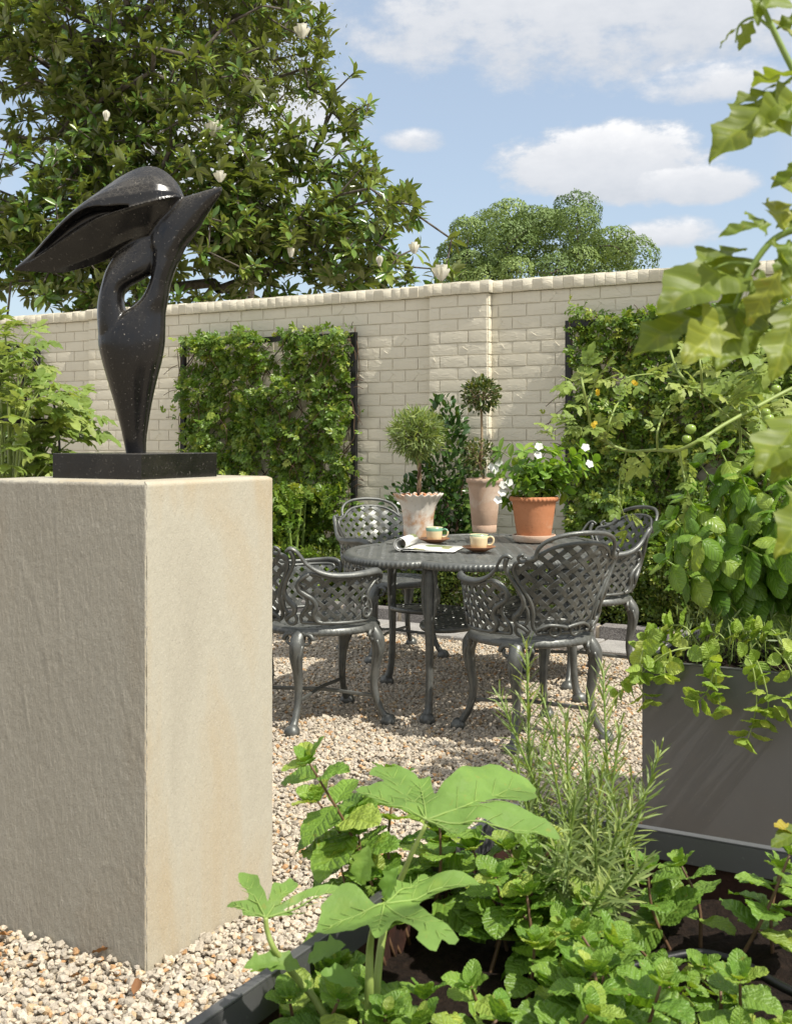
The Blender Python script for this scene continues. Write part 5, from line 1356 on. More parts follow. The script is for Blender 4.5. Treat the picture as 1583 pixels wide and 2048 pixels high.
# --- mint -----------------------------------------------------------------------------------------
mint = []
for k in range(6):
    tm = leaf_grid(.80, 14, 4, .10, .18, .58, .45, 1, .04, .035, seed=100 + k)
    vs = tm[0].copy()
    for i, v in enumerate(vs):      # quilted blade
        vs[i][2] += .020 * math.sin(v[1] * 26 - abs(v[0]) * 22 + k) * min(1, abs(v[0]) * 6) + .012 * math.sin(v[0] * 31 + k)
    mint.append(leaf_mesh('leaf', (vs, tm[1]), L_MINT))
def mint_plant(label, stems, seed, leafs=.045, lean=.35, name='mint_plant', stem_mat=None, pitch=.036):
    """stems: (px, py of the foot on the soil, height, lean px)"""
    r_ = random.Random(seed); b0 = ground(stems[0][0], stems[0][1], .51); b0[2] = .50
    t_ = thing(name, label, 'mint', b0, group='mint plants in the foreground planter'); mb = MB()
    for px, py, h, lx in stems:
        b = ground(px, py, .508); b[2] = .498
        e = b + np.array([0, 0, h]) + RT * lx * h + F * r_.uniform(-.25, .25) * h
        path = spline([b, b * .45 + e * .55 + RT * r_.uniform(-.02, .02) + F * r_.uniform(-.02, .02), e], 6)
        mb.tube(path, np.linspace(.0032, .0018, len(path)), 5)
        L = h * 1.05; n = max(2, int(L / pitch)); a0 = r_.uniform(0, 3.1)
        for k in range(n):
            t = .25 + .72 * (k + .6) / n; i = min(int(t * (len(path) - 1)), len(path) - 2); p = path[i]; T = path[i+1] - path[i]
            size = leafs * 1.22 * (1.15 - .35 * t) * r_.uniform(.8, 1.2)
            whorl(t_, mint, p, T, r_, size, 2, a0 + k * 1.57, 1., .30, .12)
        whorl(t_, mint, path[-1], path[-1] - path[-2], r_, leafs * .62, 4, a0 + .6, .75, .75, 0.)
        whorl(t_, mint, path[-1] + unit(path[-1] - path[-2]) * .004, path[-1] - path[-2], r_, leafs * .40, 3, a0, .4, 1., 0.)
    world_child(mb.build('stems', stem_mat or M_STEMRED, t_), t_); return t_
def spread(px0, px1, py0, py1, n, h0, h1, seed):
    r_ = random.Random(seed); return [(r_.uniform(px0, px1), r_.uniform(py0, py1), r_.uniform(h0, h1), r_.uniform(-.5, .5)) for _ in range(n)]
mint_plant('leggy mint stems rising left of the big okra leaf', [(790, 1905, .30, -.40), (800, 1895, .22, -.55), (770, 1920, .19, -.2), (820, 1880, .24, -.10), (745, 1925, .15, -.3), (850, 1870, .20, .1), (870, 1850, .17, .2), (720, 1900, .12, .2)], 1, .060, pitch=.045)
mint_plant('mint clump under the tip of the big okra leaf, right of its stalk', spread(900, 1100, 1850, 1960, 8, .10, .19, 2), 2, .055)
mint_plant('low mint between the rosemary foot and the planter front', spread(1000, 1220, 1930, 2050, 7, .06, .13, 3), 3, .050)
mint_plant('mint spreading along the bottom edge under the lower okra leaf', spread(600, 960, 2075, 2260, 12, .05, .11, 4), 4, .050)
mint_plant('bright mint clump at the bottom edge right of centre', spread(1080, 1300, 2060, 2250, 9, .08, .15, 5), 5, .056)
mint_plant('upright mint stems by the far planter rim on the right', [(1400, 1890, .12, -.2), (1465, 1930, .17, .45), (1545, 1915, .13, .1), (1345, 1900, .13, -.3), (1310, 1880, .07, .1)], 6, .052)
mint_plant('mint in the bottom right corner of the planter', spread(1520, 1640, 2120, 2240, 4, .06, .15, 7), 7, .055)
mint_plant('small mint shoots on the open soil at right', spread(1290, 1520, 1975, 2090, 9, .03, .08, 8), 8, .040)
mint_plant('short mint along the rusted left wall of the planter', spread(600, 760, 1990, 2110, 8, .04, .09, 9), 9, .044)

# --- rosemary in the far corner --------------------------------------------------------------------
def rosemary():
    rng = np.random.default_rng(8); b = ground(1150, 1840, .51); b[2] = .50
    t_ = thing('rosemary_bush', 'upright rosemary bush in the far corner of the foreground planter', 'rosemary', b); mb = MB(); pos = []; dr = []; nr = []; sc = []
    zb = topx(b)[2]
    tipsl = [(1052, 1290, .02), (1000, 1395, 0), (1085, 1395, .08), (1205, 1340, .05), (1130, 1425, 0), (1170, 1445, -.06), (1030, 1520, -.05), (1240, 1450, .0), (1100, 1510, -.1), (1205, 1530, -.08), (1320, 1500, -.02), (1285, 1590, -.08), (1150, 1580, -.12), (1055, 1600, .05), (1240, 1640, -.15), (1190, 1680, -.2), (1110, 1690, -.2), (1020, 1660, 0), (1265, 1560, .06), (1090, 1450, .1), (1180, 1400, .1), (1225, 1590, -.1), (1140, 1660, -.25), (1290, 1720, -.2), (1060, 1750, -.15), (1220, 1760, -.25)]
    for px, py, dz in tipsl:
        e = at(px, py, zb + dz); f0 = b + RT * rng.uniform(-.05, .05) + F * rng.uniform(-.04, .04)
        path = spline([f0, f0 * .5 + e * .5 + RT * rng.normal(0, .012) - UPV * .02, e], 9); mb.tube(path, np.linspace(.004, .0015, len(path)), 5)
        L = np.linalg.norm(e - f0); n = int(L / .0085)
        for k in range(n):
            t = .22 + .78 * (k + 1) / n; i = min(int(t * (len(path) - 1)), len(path) - 2); p = path[i] + (path[i+1] - path[i]) * (t * (len(path) - 1) - i); T = unit(path[i+1] - path[i])
            u_ = unit(np.cross(T, [.3, .1, .95])); v_ = np.cross(T, u_)
            for j in range(2):
                a = k * 1.9 + j * math.pi + rng.normal(0, .25); o_ = u_ * math.cos(a) + v_ * math.sin(a); lift = .55 + 1.0 * t ** 3
                pos.append(p); dr.append(o_ + T * lift); nr.append(T - o_ * .3); sc.append(rng.uniform(.030, .050) * (1.1 - .45 * t ** 6))
    tm = [leaf_grid(.095, 5, 1, .25, c_, .40, .5, seed=i) for i, c_ in enumerate((.05, .22, -.12))]
    o = scatter('needles', tm, pos, frames(np.array(dr), np.array(nr)), np.array(sc), L_ROSE, t_); o['kind'] = 'stuff'; world_child(o, t_); world_child(mb.build('stems', M_STEM, t_), t_)
rosemary()

# --- okra ------------------------------------------------------------------------------------------
def traced_leaf(parent, joint_px, z, outline, tips, beta, roll=0., side=1., nm='leaf'):
    """a flat lobed blade with the drawn outline, lying on its own tilted plane, then cupped and waved"""
    cx = lambda p: (400 + p[0] * .4422, 1420 + p[1] * .4422)
    J = cx(joint_px); J3 = at(*J, z); dep = (J[1] - HOR) / FPX
    e1 = unit(RT * math.cos(roll) + UPV * math.sin(roll)); e2 = F * math.cos(beta) + UPV * math.sin(beta); k = math.sin(beta) + math.cos(beta) * dep
    def loc(p):
        q = cx(p); u_ = (q[0] - J[0]) / FPX * z; v_ = (J[1] - q[1]) / FPX * z / k; return u_, v_
    bm = bmesh.new(); vs = [bm.verts.new((*loc(p), 0)) for p in spline(list(outline) + [outline[0]], 2)[:-1]]
    f_ = bm.faces.new(vs); bmesh.ops.triangulate(bm, faces=[f_])
    for _ in range(5):
        es = [e for e in bm.edges if e.calc_length() > .020]
        if not es: break
        bmesh.ops.subdivide_edges(bm, edges=es, cuts=1); bmesh.ops.triangulate(bm, faces=bm.faces[:])
    bmesh.ops.beautify_fill(bm, faces=bm.faces[:], edges=[e for e in bm.edges if not e.is_boundary])
    tl = [np.array(loc(p)) for p in tips]
    def zoff(x, y):
        d = min(abs(x * t[1] - y * t[0]) / (np.linalg.norm(t) + 1e-6) if (x * t[0] + y * t[1]) > 0 else math.hypot(x, y) for t in tl)
        rr = math.hypot(x, y); return min(d, .05) * .38 - rr * rr * .75 + .011 * noise.noise(Vector((x * 18, y * 18, z * 9))) + .003 * noise.noise(Vector((x * 60, y * 60, z)))
    w3 = lambda x, y, up=0.: J3 + e1 * x + e2 * y + np.cross(e1, e2) * (zoff(x, y) + up)
    inv = parent.matrix_basis.inverted()
    for v in bm.verts: v.co = inv @ Vector(w3(v.co.x, v.co.y))
    me = bpy.data.meshes.new(nm); bmesh.ops.recalc_face_normals(bm, faces=bm.faces[:]); bm.to_mesh(me); bm.free(); me.materials.append(L_OKRA); me.polygons.foreach_set('use_smooth', [True] * len(me.polygons))
    o = link(bpy.data.objects.new(nm, me), parent)
    mb = MB()
    for t in tl:
        pts = [w3(*(t * s), .0014) for s in np.linspace(0, .93, 12)]; mb.tube(pts, np.linspace(.0018, .0005, 12), 5, sx=.7)
        for s in (.28, .45, .62, .78):
            n_ = np.array([-t[1], t[0]])
            for sg in (-1, 1):
                e_ = t * (s + .16) + n_ * sg * .20 * (1 - s * .6); c_ = t * s
                mb.tube([w3(*(c_ + (e_ - c_) * q), .0012) for q in (0, .35, .7, 1.)], [.0007, .0006, .0004, .0002], 4)
    v_ = mb.build('veins', L_OKRAV, o); v_.matrix_basis = inv
    return J3
b = ground(735, 2150, .51); b[2] = .50
okra = thing('okra_plant', 'okra plant with big pale lobed leaves in the foreground', 'okra plant', b)
big = [(1000,505),(930,480),(850,455),(760,400),(690,345),(760,335),(820,322),(822,300),(768,270),(755,240),(780,190),(830,168),(900,185),(980,210),(1000,240),(1050,258),(1056,300),(1064,366),(1078,372),(1110,330),(1180,290),(1230,240),(1300,215),(1400,205),(1480,215),(1540,225),(1575,258),(1560,290),(1565,328),(1500,366),(1400,373),(1310,388),(1268,412),(1330,402),(1400,393),(1500,412),(1580,438),(1640,490),(1560,508),(1440,503),(1330,495),(1252,492),(1220,530),(1160,555),(1090,540),(1045,520)]
mid = [(838,862),(845,800),(880,770),(960,760),(1000,712),(1035,714),(1045,740),(1120,745),(1200,740),(1282,765),(1230,800),(1170,838),(1090,845),(1000,860),(992,884),(1012,920),(1050,960),(1110,1000),(1155,1040),(1110,1058),(1082,1050),(1055,1100),(1000,1085),(972,1068),(985,1035),(920,1005),(882,985),(858,1008),(812,1024),(782,1008),(762,962),(700,1000),(640,1005),(590,1000),(555,970),(527,958),(550,900),(547,880),(600,850),(640,822),(700,826),(760,860),(800,884)]
lft = [(288,936),(240,936),(192,934),(185,906),(112,884),(130,866),(208,868),(190,810),(150,760),(136,716),(160,709),(230,730),(250,780),(280,830),(296,868),(306,830),(312,772),(350,764),(380,729),(405,745),(428,775),(376,830),(356,876),(400,848),(440,816),(520,786),(600,776),(638,790),(570,820),(480,836),(430,862),(372,892),(418,900),(398,913),(340,922),(308,938)]
J1 = traced_leaf(okra, (1022, 515), 1.36, big, [(700,350),(830,185),(1000,260),(1540,255),(1620,488),(1170,548)], R(16), R(-2))
J2 = traced_leaf(okra, (832, 878), 1.27, mid, [(1030,720),(1265,768),(1120,1045),(800,1010),(540,955)], R(10), R(3))
J3_ = traced_leaf(okra, (296, 938), 1.30, lft, [(130,882),(150,725),(395,750),(630,788)], R(24), 0)
zb = topx(b)[2]; mb = MB()
s1 = spline([b, at(738, 1975, zb), at(742, 1875, zb), J2], 6); mb.tube(s1, interp_r([.0065, .0055, .004, .0028], len(s1)), 8)
s2 = spline([b + RT * .006, at(755, 1950, zb + .03), at(775, 1830, zb + .05), at(815, 1725, 1.37), J1], 6); mb.tube(s2, interp_r([.006, .005, .0042, .0035, .0026], len(s2)), 8)
s3 = spline([b - RT * .008, at(640, 2015, zb), at(596, 1960, zb), at(552, 1905, 1.3), at(535, 1865, 1.3), J3_], 6); mb.tube(s3, interp_r([.0055, .0045, .004, .003, .0026], len(s3)), 8)
world_child(mb.build('stalks', M_STEMPALE, okra), okra)
ok_s = [leaf_mesh('leaf', leaf_grid(.75, 10, 3, .2, .2, .6, .5, 1, .10, .03, seed=k, lobes=lambda t: 1 - .35 * abs(math.sin(t * 9))), L_OKRA) for k in range(2)]
for px, py, z, dx_, dy_, s in ((600, 1935, 1.3, -.8, .3, .05), (615, 1925, 1.3, .6, .5, .05), (640, 1945, 1.32, .9, -.1, .045), (722, 1770, 1.29, .1, 1., .045), (770, 1800, 1.28, .2, .9, .04), (560, 1925, 1.29, -1., .1, .04)):
    put_leaf(ok_s[px % 2], at(px, py, z), RT * dx_ + UPV * dy_ - F * .2, -F * .4 + UPV, s, okra)

# --- a yellowing leaf hanging in from the right -------------------------------------------------------
yl = [leaf_mesh('leaf', leaf_grid(.6, 10, 3, .12, .2, .6, .5, 1, .06, .03, seed=k, lobes=lambda t: 1 - .3 * abs(math.sin(t * 10))), m_) for k, m_ in ((1, L_YEL), (2, L_TOMN))]

# --- tomato plants -----------------------------------------------------------------------------------
def tom_leaflet(seed, n=16, h=3, deep=.34, W=.58):
    return leaf_grid(W, n, h, .12, .22, .62, .42, 1, .025, .045, seed=seed, sweep=.30, lobes=lambda t: 1 - deep * abs(math.sin(t * 2.7 * math.pi + .25 + seed % 3 * .2)) ** 1.4 * (1 - t * .5))
TL = [tom_leaflet(k) for k in range(4)]
def compound(seed, n=10, h=1):
    r_ = random.Random(seed); V = []; Fc = []
    its = [(0., .60, .50)] + [(s * r_.uniform(.9, 1.25), y, k) for y, k in ((.22, .32), (.44, .44), (.60, .34)) for s in (-1, 1)] + [(s * 1.3, y, .10) for y in (.32, .50) for s in (-1, 1)]
    for an, y0, k in its:
        tv, tf = tom_leaflet(r_.randrange(99), n, h); o = len(V); ca, sa = math.cos(an), math.sin(an); tz = r_.uniform(-.5, .2)
        for v in tv:
            x, y, z = v * k; V.append((x * ca + y * sa, y0 + y * ca - x * sa, z + y * tz - .15 * y0 * y0))
        Fc += [tuple(i + o for i in f) for f in tf]
    o = len(V)
    for i in range(7):
        y = i / 6 * .66
        for dx_ in (-.010, .010): V.append((dx_, y, -.15 * y * y))
    Fc += [(o+2*i, o+2*i+1, o+2*i+3, o+2*i+2) for i in range(6)]
    return np.array(V), Fc
L_TOMC = leaf_mat('tomato_leaf_compound', (.16, .245, .04), (.25, .335, .07), (.36, .42, .11), .55, .36, back=(.26, .33, .12), quilt=.3)
TC_ = [leaf_mesh('leaf', compound(k), L_TOMC) for k in range(5)]
# left: staked bush behind the pedestal, on its black obelisk
def tomato_bush():
    r_ = random.Random(12); b = at(25, 1100, 4.25); b[2] = .56
    ob = thing('plant_obelisk', 'black wire plant support at the far left, inside the tomato bush', 'plant support', b)
    for k in range(4):
        a = k * math.pi / 2 + .5; c_, s_ = math.cos(a), math.sin(a)
        MB().tube(spline([(c_*.19, s_*.19, 0), (c_*.18, s_*.18, .55), (c_*.16, s_*.16, .80), (c_*.09, s_*.09, .98), (0, 0, 1.05)], 5), .0045, 6).build('rod', M_BLACK, ob)
    for z_ in (.20, .48, .75):
        rr = .175 if z_ < .6 else .166
        n = 40; m_ = MB(); vs = []; fs = []
        for q in range(n):
            a = q / n * 6.2832
            for dr_, dz_ in ((0, 0), (.003, 0), (.003, .018), (0, .018)): vs.append(((rr + dr_) * math.cos(a), (rr + dr_) * math.sin(a), z_ + dz_))
        for q in range(n):
            for k in range(4): fs.append((q*4+k, q*4+(k+1) % 4, ((q+1) % n)*4+(k+1) % 4, ((q+1) % n)*4+k))
        m_.add(vs, fs).build('hoop', M_BLACK, ob)
    t_ = thing('tomato_plant', 'tomato bush with light green leaves at the left edge', 'tomato plant', b + [.05, .0, 0]); mb = MB()
    ends = [(10, 650), (30, 690), (60, 660), (75, 715), (95, 760), (120, 770), (150, 790), (165, 815), (110, 830), (140, 850), (60, 800), (20, 760), (40, 850), (90, 880), (125, 900), (70, 930), (10, 900), (-30, 800), (-40, 700), (-20, 640), (150, 875), (100, 920), (30, 930), (80, 780), (50, 740), (5, 820), (130, 810), (-10, 950), (120, 940), (85, 840), (50, 890), (15, 700), (110, 790), (160, 840)]
    for ex, ey in ends:
        z = 4.22 + r_.uniform(-.22, .16); e = at(ex, ey, z); m0 = at(ex * .45 + 10, min(ey + 90, 1000), z)
        path = spline([b + np.array([r_.uniform(-.04, .04), r_.uniform(-.04, .04), 0]), m0, e], 6); mb.tube(path, np.linspace(.006, .0022, len(path)), 5)
        for k in (6, 8, 10, 11, 12):
            T = unit(path[min(k+1, 12)] - path[k-1]); a = r_.uniform(0, 6.28); u_ = unit(np.cross(T, [.2, .3, .9])); v_ = np.cross(T, u_)
            d = T * .55 + u_ * math.cos(a) + v_ * math.sin(a) + np.array([.25, -.2, -.35]); put_leaf(TC_[r_.randrange(5)], path[k], d, np.array([.25, -.3, 1.]), r_.uniform(.10, .17), t_)
    world_child(mb.build('stems', M_STEMPALE, t_), t_)
    for px, py, s in ((36, 782, .016), (45, 875, .026), (37, 890, .02), (95, 820, .018)):
        o = MB().lathe([(0, -s*.85), (s*.5, -s*.8), (s*.92, -s*.35), (s, .1*s), (s*.8, s*.6), (s*.3, s*.8), (0, s*.7)], 16, (0, 0, 0)).build('tomato', M_TOMATO, t_); o.location = Vector(at(px, py, 4.02) - np.array(t_.location))
    return t_
tomato_bush()

# right: arching tomato stems over the planter
def tomato_arch():
    r_ = random.Random(31); b = np.array([-.20, 3.85, .57])
    t_ = thing('tomato_plant', 'arching tomato stems with yellow flowers in front of the right vine', 'tomato plant', b); mb = MB()
    C = lambda p: (1050 + p[0] * .3614, 560 + p[1] * .3614)
    z0 = 3.55
    lines = [([(1700, 300), (1475, 420), (1340, 520), (1210, 610), (1060, 665), (980, 630), (870, 540), (820, 450), (785, 330), (770, 270)], .0062),
             ([(1750, 480), (1475, 600), (1300, 690), (1100, 800), (990, 870), (850, 940), (730, 940), (560, 945), (440, 890), (370, 830), (345, 720), (320, 600), (310, 540)], .0068),
             ([(560, 945), (530, 1060), (515, 1180), (530, 1260), (555, 1330)], .003), ([(850, 940), (870, 1050), (890, 1150), (920, 1260), (925, 1380)], .0035),
             ([(440, 890), (460, 800), (500, 700), (545, 640)], .004), ([(715, 935), (730, 840), (760, 750), (800, 690)], .004), ([(370, 830), (280, 815), (190, 815), (120, 860)], .003),
             ([(870, 540), (790, 522), (700, 520), (600, 530), (520, 560)], .003), ([(345, 700), (370, 620), (400, 540), (440, 490)], .0035), ([(320, 610), (260, 560), (200, 530)], .003),
             ([(980, 630), (970, 500), (960, 400)], .0045), ([(1475, 420), (1380, 330), (1250, 250), (1235, 120)], .006), ([(1210, 610), (1300, 740), (1380, 870)], .004), ([(1200, 770), (1190, 900), (1170, 1060)], .005), ([(1700, 700), (1475, 830), (1400, 900), (1300, 960)], .006)]
    pend = []
    for li, (pl, rd) in enumerate(lines):
        pts = [at(*C(p), z0 + .10 * math.sin(i * .9 + li) + (.12 if li in (0, 2, 4) else 0)) for i, p in enumerate(pl)]
        if li >= 2: # root side shoots exactly on their mother stem
            zc2 = [topx(q)[2] for q in pend]; mxy = at(*C(pl[0]), z0); k = int(np.argmin([np.linalg.norm(np.array(topx(q)[:2]) - np.array(topx(mxy)[:2])) for q in pend])); pts[0] = pend[k]
        path = spline(pts, 5); world_child(MB().tube(path, np.linspace(rd, rd * .55, len(path)), 7).build('stem', M_STEMPALE, t_), t_)
        if li < 2: pend += list(path)
        else: pend += list(path[::3])
        step = 3 if li >= 2 else 4
        for k in range(3 if li < 2 else 2, len(path), step):
            T = unit(path[min(k+1, len(path)-1)] - path[k-1]); a = r_.uniform(0, 6.28); u_ = unit(np.cross(T, [.2, .3, .9])); v_ = np.cross(T, u_)
            d = T * .8 + (u_ * math.cos(a) + v_ * math.sin(a)) * .9 + np.array([0, -.1, -.15]); put_leaf(TC_[r_.randrange(5)], path[k], d, np.array([.3, -.35, 1.]) + np.array([r_.gauss(0, .3) for _ in range(3)]), r_.uniform(.050, .088) * (1.35 if pl[0][0] > 1200 else 1.), t_)
    # filler foliage toward the right edge
    for q in range(38):
        p = at(r_.uniform(1430, 1640), r_.uniform(680, 850), z0 + r_.uniform(.0, .45)); put_leaf(TC_[r_.randrange(5)], p, np.array([r_.gauss(-.3, .6), r_.gauss(-.2, .5), r_.gauss(-.1, .4)]), np.array([.3, -.4, 1.]), r_.uniform(.10, .17), t_)
    for q in range(9):
        e = at(r_.uniform(1400, 1640), r_.uniform(700, 900), z0 + .2); world_child(MB().tube(spline([b + RT * r_.uniform(-.1, .1), (b + e) / 2 + RT * .05, e], 5), np.linspace(.006, .003, 11), 5).build('stem', M_STEMPALE, t_), t_)
    for px, py in ((1196, 787), (1187, 848), (1378, 714), (1270, 768)):
        for j in range(3): flower5(at(px + r_.uniform(-4, 4), py + r_.uniform(-5, 5), z0 - .06), -F + UPV * r_.uniform(-.5, .5) + RT * r_.uniform(-.6, .6), .0075, t_, t_.matrix_basis.inverted(), M_YELLOW)
    for px, py, s in ((1535, 838, .019), (1380, 858, .017), (1551, 778, .015), (1372, 878, .015), (1530, 825, .015)):
        o = MB().lathe([(0, -s*.9), (s*.5, -s*.82), (s*.92, -s*.35), (s, .1*s), (s*.8, s*.6), (s*.3, s*.85), (0, s*.8)], 16).build('tomato', M_TOMATO, t_); o.location = Vector(at(px, py, z0 - .04) - np.array(t_.location))
tomato_arch()

# top right: near tomato branch leaning over from the foreground planter
def near_tomato():
    r_ = random.Random(9); b = at(1900, 1700, 1.05); b[2] = .50
    t_ = thing('tomato_plant', 'near tomato branch with large yellow-green leaves at top right', 'tomato plant', b); mb = MB(); Z = .90
    lm = [leaf_mesh('leaf', tom_leaflet(200 + k, 30, 5, .62, .58), L_TOMN) for k in range(5)]
    st = [([(1860, 1500), (1800, 1000), (1740, 600), (1690, 380), (1640, 240), (1590, 150), (1545, 60), (1500, -40)], .0055), ([(1740, 600), (1640, 470), (1560, 470), (1505, 530), (1470, 610), (1440, 660)], .0045), ([(1690, 400), (1620, 320), (1575, 330)], .003), ([(1590, 150), (1540, 190), (1500, 220)], .002),
          ([(1545, 60), (1510, 35), (1478, 50), (1470, 85)], .002), ([(1505, 530), (1460, 525), (1420, 540)], .002), ([(1470, 610), (1430, 615), (1400, 635)], .002), ([(1800, 1000), (1700, 900), (1620, 880), (1560, 900)], .004), ([(1800, 1000), (1690, 1000), (1600, 1040)], .004)]
    for pl, rd in st:
        path = spline([at(*p, Z + (.10 if p[0] > 1700 else 0)) for p in pl], 5); world_child(MB().tube(path, np.linspace(rd, rd * .5, len(path)) * .75, 7).build('stem', M_STEM, t_), t_)
    # base px, tip px, dz of tip, twist
    lv = [((1560, 195), (1425, 278), -.03, .2), ((1545, 185), (1470, 192), .0, .8), ((1590, 150), (1512, 142), .02, .3), ((1600, 190), (1545, 242), -.03, -.3), ((1580, 165), (1520, 172), .02, .9), ((1476, 55), (1432, 86), 0, .4), ((1505, 40), (1478, 92), .02, 1.2), ((1495, -30), (1528, 36), -.02, .2), ((1540, 40), (1600, 70), .0, .3), ((1550, 60), (1610, 20), .02, .0),
          ((1600, 250), (1545, 200), .0, .4), ((1610, 330), (1540, 365), -.02, .3), ((1530, 20), (1560, -50), 0, .4),
          ((1520, 450), (1441, 458), .0, .3), ((1505, 520), (1345, 575), -.04, .15), ((1490, 500), (1415, 500), .0, .7), ((1425, 620), (1277, 672), -.03, .2), ((1420, 610), (1340, 605), .02, .9), ((1480, 600), (1452, 712), -.05, .3), ((1460, 620), (1395, 700), -.03, .1), ((1500, 560), (1520, 700), -.02, -.2), ((1510, 540), (1575, 650), .0, .1), ((1540, 480), (1610, 560), 0, .3),
          ((1530, 470), (1500, 410), .02, .5), ((1570, 460), (1545, 380), .02, .2), ((1580, 480), (1560, 560), -.03, .6), ((1600, 500), (1545, 600), -.02, .2), ((1560, 540), (1490, 640), -.04, .5), ((1590, 600), (1560, 730), -.02, .0), ((1600, 400), (1560, 330), 0, .1), ((1620, 420), (1570, 440), 0, -.3), ((1540, 600), (1500, 660), .02, .8), ((1470, 560), (1440, 640), .01, .9),
          ((1620, 830), (1522, 905), -.03, .3), ((1600, 880), (1545, 960), -.02, .2), ((1650, 960), (1575, 1080), -.02, .0)]
    for (p0, p1, dz, tw) in lv:
        a = at(*p0, Z + r_.uniform(-.03, .03)); e = at(*p1, Z + dz + r_.uniform(-.02, .02)); d = e - a
        put_leaf(lm[r_.randrange(5)], a, d, -F * (.75 - .5 * tw) + UPV * (.5 + tw * .5) + RT * r_.uniform(-.3, .5), np.linalg.norm(d) * 1.03, t_)
    o = put_leaf(yl[0], at(1600, 1672, 1.34), at(1534, 1622, 1.30) - at(1600, 1672, 1.34), -F * .4 + UPV, .050, t_); put_leaf(yl[1], at(1615, 1660, 1.32), at(1542, 1680, 1.30) - at(1615, 1660, 1.32), -F * .4 + UPV, .052, t_)
    world_child(MB().tube(spline([b + [0, 0, .05], at(1700, 1650, 1.2), at(1600, 1672, 1.34)], 5), .003, 6).build('stem', M_STEM, t_), t_)
near_tomato()

# --- basil in the right planter ----------------------------------------------------------------------
bas = []
for k in range(6):
    tm = leaf_grid(.72, 10, 3, .10, .28, .62, .45, 1, .012, .035, seed=300 + k, cup=.5); bas.append(leaf_mesh('leaf', tm, L_BASIL))
def basil(label, foot, tips, seed, size):
    r_ = random.Random(seed); b = np.array(foot, float); t_ = thing('basil_plant', label, 'basil', b, group='basil plants in the right planter'); mb = MB()
    for px, py, z in tips:
        e = at(px, py, z - .02); f0 = b + np.array([r_.uniform(-.06, .06), r_.uniform(-.05, .05), -.01]); path = spline([f0, f0 * .5 + e * .5 + [r_.uniform(-.03, .03), r_.uniform(-.03, .03), .05], e], 8); mb.tube(path, np.linspace(.006, .0025, len(path)), 6)
        L = np.linalg.norm(e - f0); n = max(4, int(L / .062)); a0 = r_.uniform(0, 3)
        for k in range(n):
            t = .25 + .75 * (k + .5) / n; i = min(int(t * (len(path) - 1)), len(path) - 2)
            whorl(t_, bas, path[i], path[i+1] - path[i], r_, size * (1.15 - .25 * t), 2, a0 + k * 1.57, .9, .05, .75)
        whorl(t_, bas, path[-1], path[-1] - path[-2], r_, size * .6, 4, a0, .8, .7, .1)
    world_child(mb.build('stems', M_STEM, t_), t_)
basil('tall basil plant with broad drooping leaves, left in the right planter', (-.62, 3.72, .57), [(1345, 1040, 3.6), (1400, 930, 3.65), (1370, 990, 3.5), (1440, 900, 3.55), (1330, 1120, 3.5), (1480, 950, 3.45), (1390, 1070, 3.4), (1460, 1050, 3.75), (1320, 1060, 3.7), (1425, 1000, 3.75)], 51, .098)
basil('tall basil plant at the right edge, half cut off by the photo frame', (-.38, 3.78, .57), [(1520, 900, 3.5), (1570, 960, 3.4), (1610, 900, 3.5), (1540, 1020, 3.35), (1500, 1010, 3.6), (1640, 1000, 3.45), (1560, 1080, 3.3), (1590, 860, 3.6), (1480, 1090, 3.4)], 52, .115)
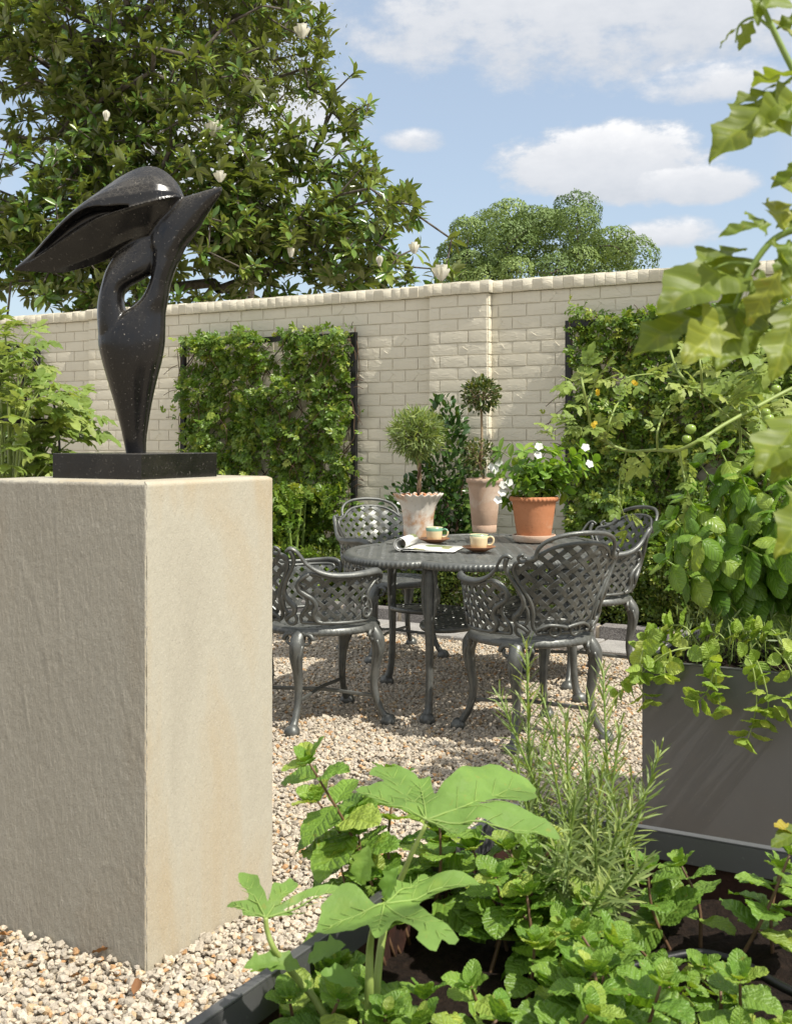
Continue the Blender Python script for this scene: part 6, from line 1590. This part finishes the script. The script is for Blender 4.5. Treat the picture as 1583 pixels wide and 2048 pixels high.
# mint trailing over the planter's front edge
mintp = []
for me_ in mint:
    c_ = me_.copy(); c_.materials.clear(); c_.materials.append(L_MINTP); mintp.append(c_)
def trail():
    r_ = random.Random(15); b = onY(1400, 1300, 3.36); b[2] = .575
    t_ = thing('mint_plant', 'light green mint trailing over the front edge of the right planter', 'mint', b, group='mint plants'); mb = MB()
    tr_ = [[(1420, 1295), (1350, 1300), (1300, 1330), (1262, 1372), (1235, 1385)], [(1400, 1300), (1340, 1285), (1300, 1275), (1285, 1300), (1275, 1350)], [(1410, 1310), (1425, 1318), (1424, 1350), (1412, 1385), (1394, 1402)], [(1410, 1310), (1428, 1330), (1432, 1375), (1440, 1412)], [(1470, 1300), (1500, 1325), (1512, 1390), (1506, 1440), (1494, 1478)], [(1500, 1300), (1520, 1340), (1535, 1400), (1530, 1440)], [(1540, 1290), (1575, 1330), (1590, 1390), (1570, 1420)], [(1380, 1290), (1345, 1260), (1310, 1262), (1290, 1290)], [(1560, 1300), (1600, 1310), (1620, 1360)], [(1400, 1295), (1370, 1255), (1340, 1250)], [(1460, 1300), (1440, 1270), (1420, 1265)], [(1520, 1295), (1500, 1265), (1480, 1262)], [(1560, 1290), (1545, 1262), (1520, 1258)], [(1350, 1310), (1330, 1330), (1328, 1350)], [(1300, 1310), (1270, 1340), (1290, 1400)]]
    for pl in tr_:
        pts = []
        for i, p in enumerate(pl): pts.append(onY(*p, 3.36 - .10 * min(i, 1.0) - .02 * max(0, i - 1) if p[1] > 1295 else 3.36))
        path = spline(pts, 5); mb.tube(path, np.linspace(.0030, .0016, len(path)), 5); a0 = r_.uniform(0, 3)
        for k in range(3, len(path), 3): whorl(t_, mintp, path[k], path[k] - path[k-1], r_, .052, 2, a0 + k * 1.1, 1., .35, .15)
        whorl(t_, mintp, path[-1], path[-1] - path[-2], r_, .042, 4, a0, .8, .8, 0.)
    world_child(mb.build('stems', M_STEMPALE, t_), t_)
trail()
# fine rosemary-like fill and a bare woody stalk behind the trailing mint
rng = np.random.default_rng(90)
low = thing('herb_seedlings', 'fine needle-leaved herbs at the foot of the basil', 'herb', (-.55, 3.5, .575)); inv = low.matrix_basis.inverted()
n = 1500; p = np.stack([rng.uniform(-.95, -.05, n), rng.uniform(3.36, 3.75, n), .575 + .15 * rng.random(n) ** 1.4], 1)
o = scatter('needles', NEED, p, frames(rng.normal(0, .6, (n, 3)) + [0, 0, .7], rng.normal(0, 1, (n, 3))), rng.uniform(.03, .06, n), L_ROSE, low); o['kind'] = 'stuff'; o.matrix_basis = inv
mb = MB()
for q in range(60):
    x, y = rng.uniform(-.95, -.05), rng.uniform(3.36, 3.75); mb.tube([(x, y, .57), (x + rng.normal(0, .02), y + rng.normal(0, .02), .72)], [.002, .001], 4)
o = mb.build('stems', M_STEM, low); o['kind'] = 'stuff'; o.matrix_basis = inv
# drip hose on the open soil
hs = thing('drip_hose', 'black drip hose on the soil at the right of the foreground planter', 'hose', ground(1500, 1950, .52))
pts = [ground(px, py, .525) for px, py in ((1250, 1935), (1330, 1915), (1400, 1905), (1480, 1925), (1550, 1965), (1640, 2010))]
for q in pts: q[2] = .524
world_child(MB().tube(spline(pts, 6), .0065, 8).build('tube', M_BLACK, hs), hs)
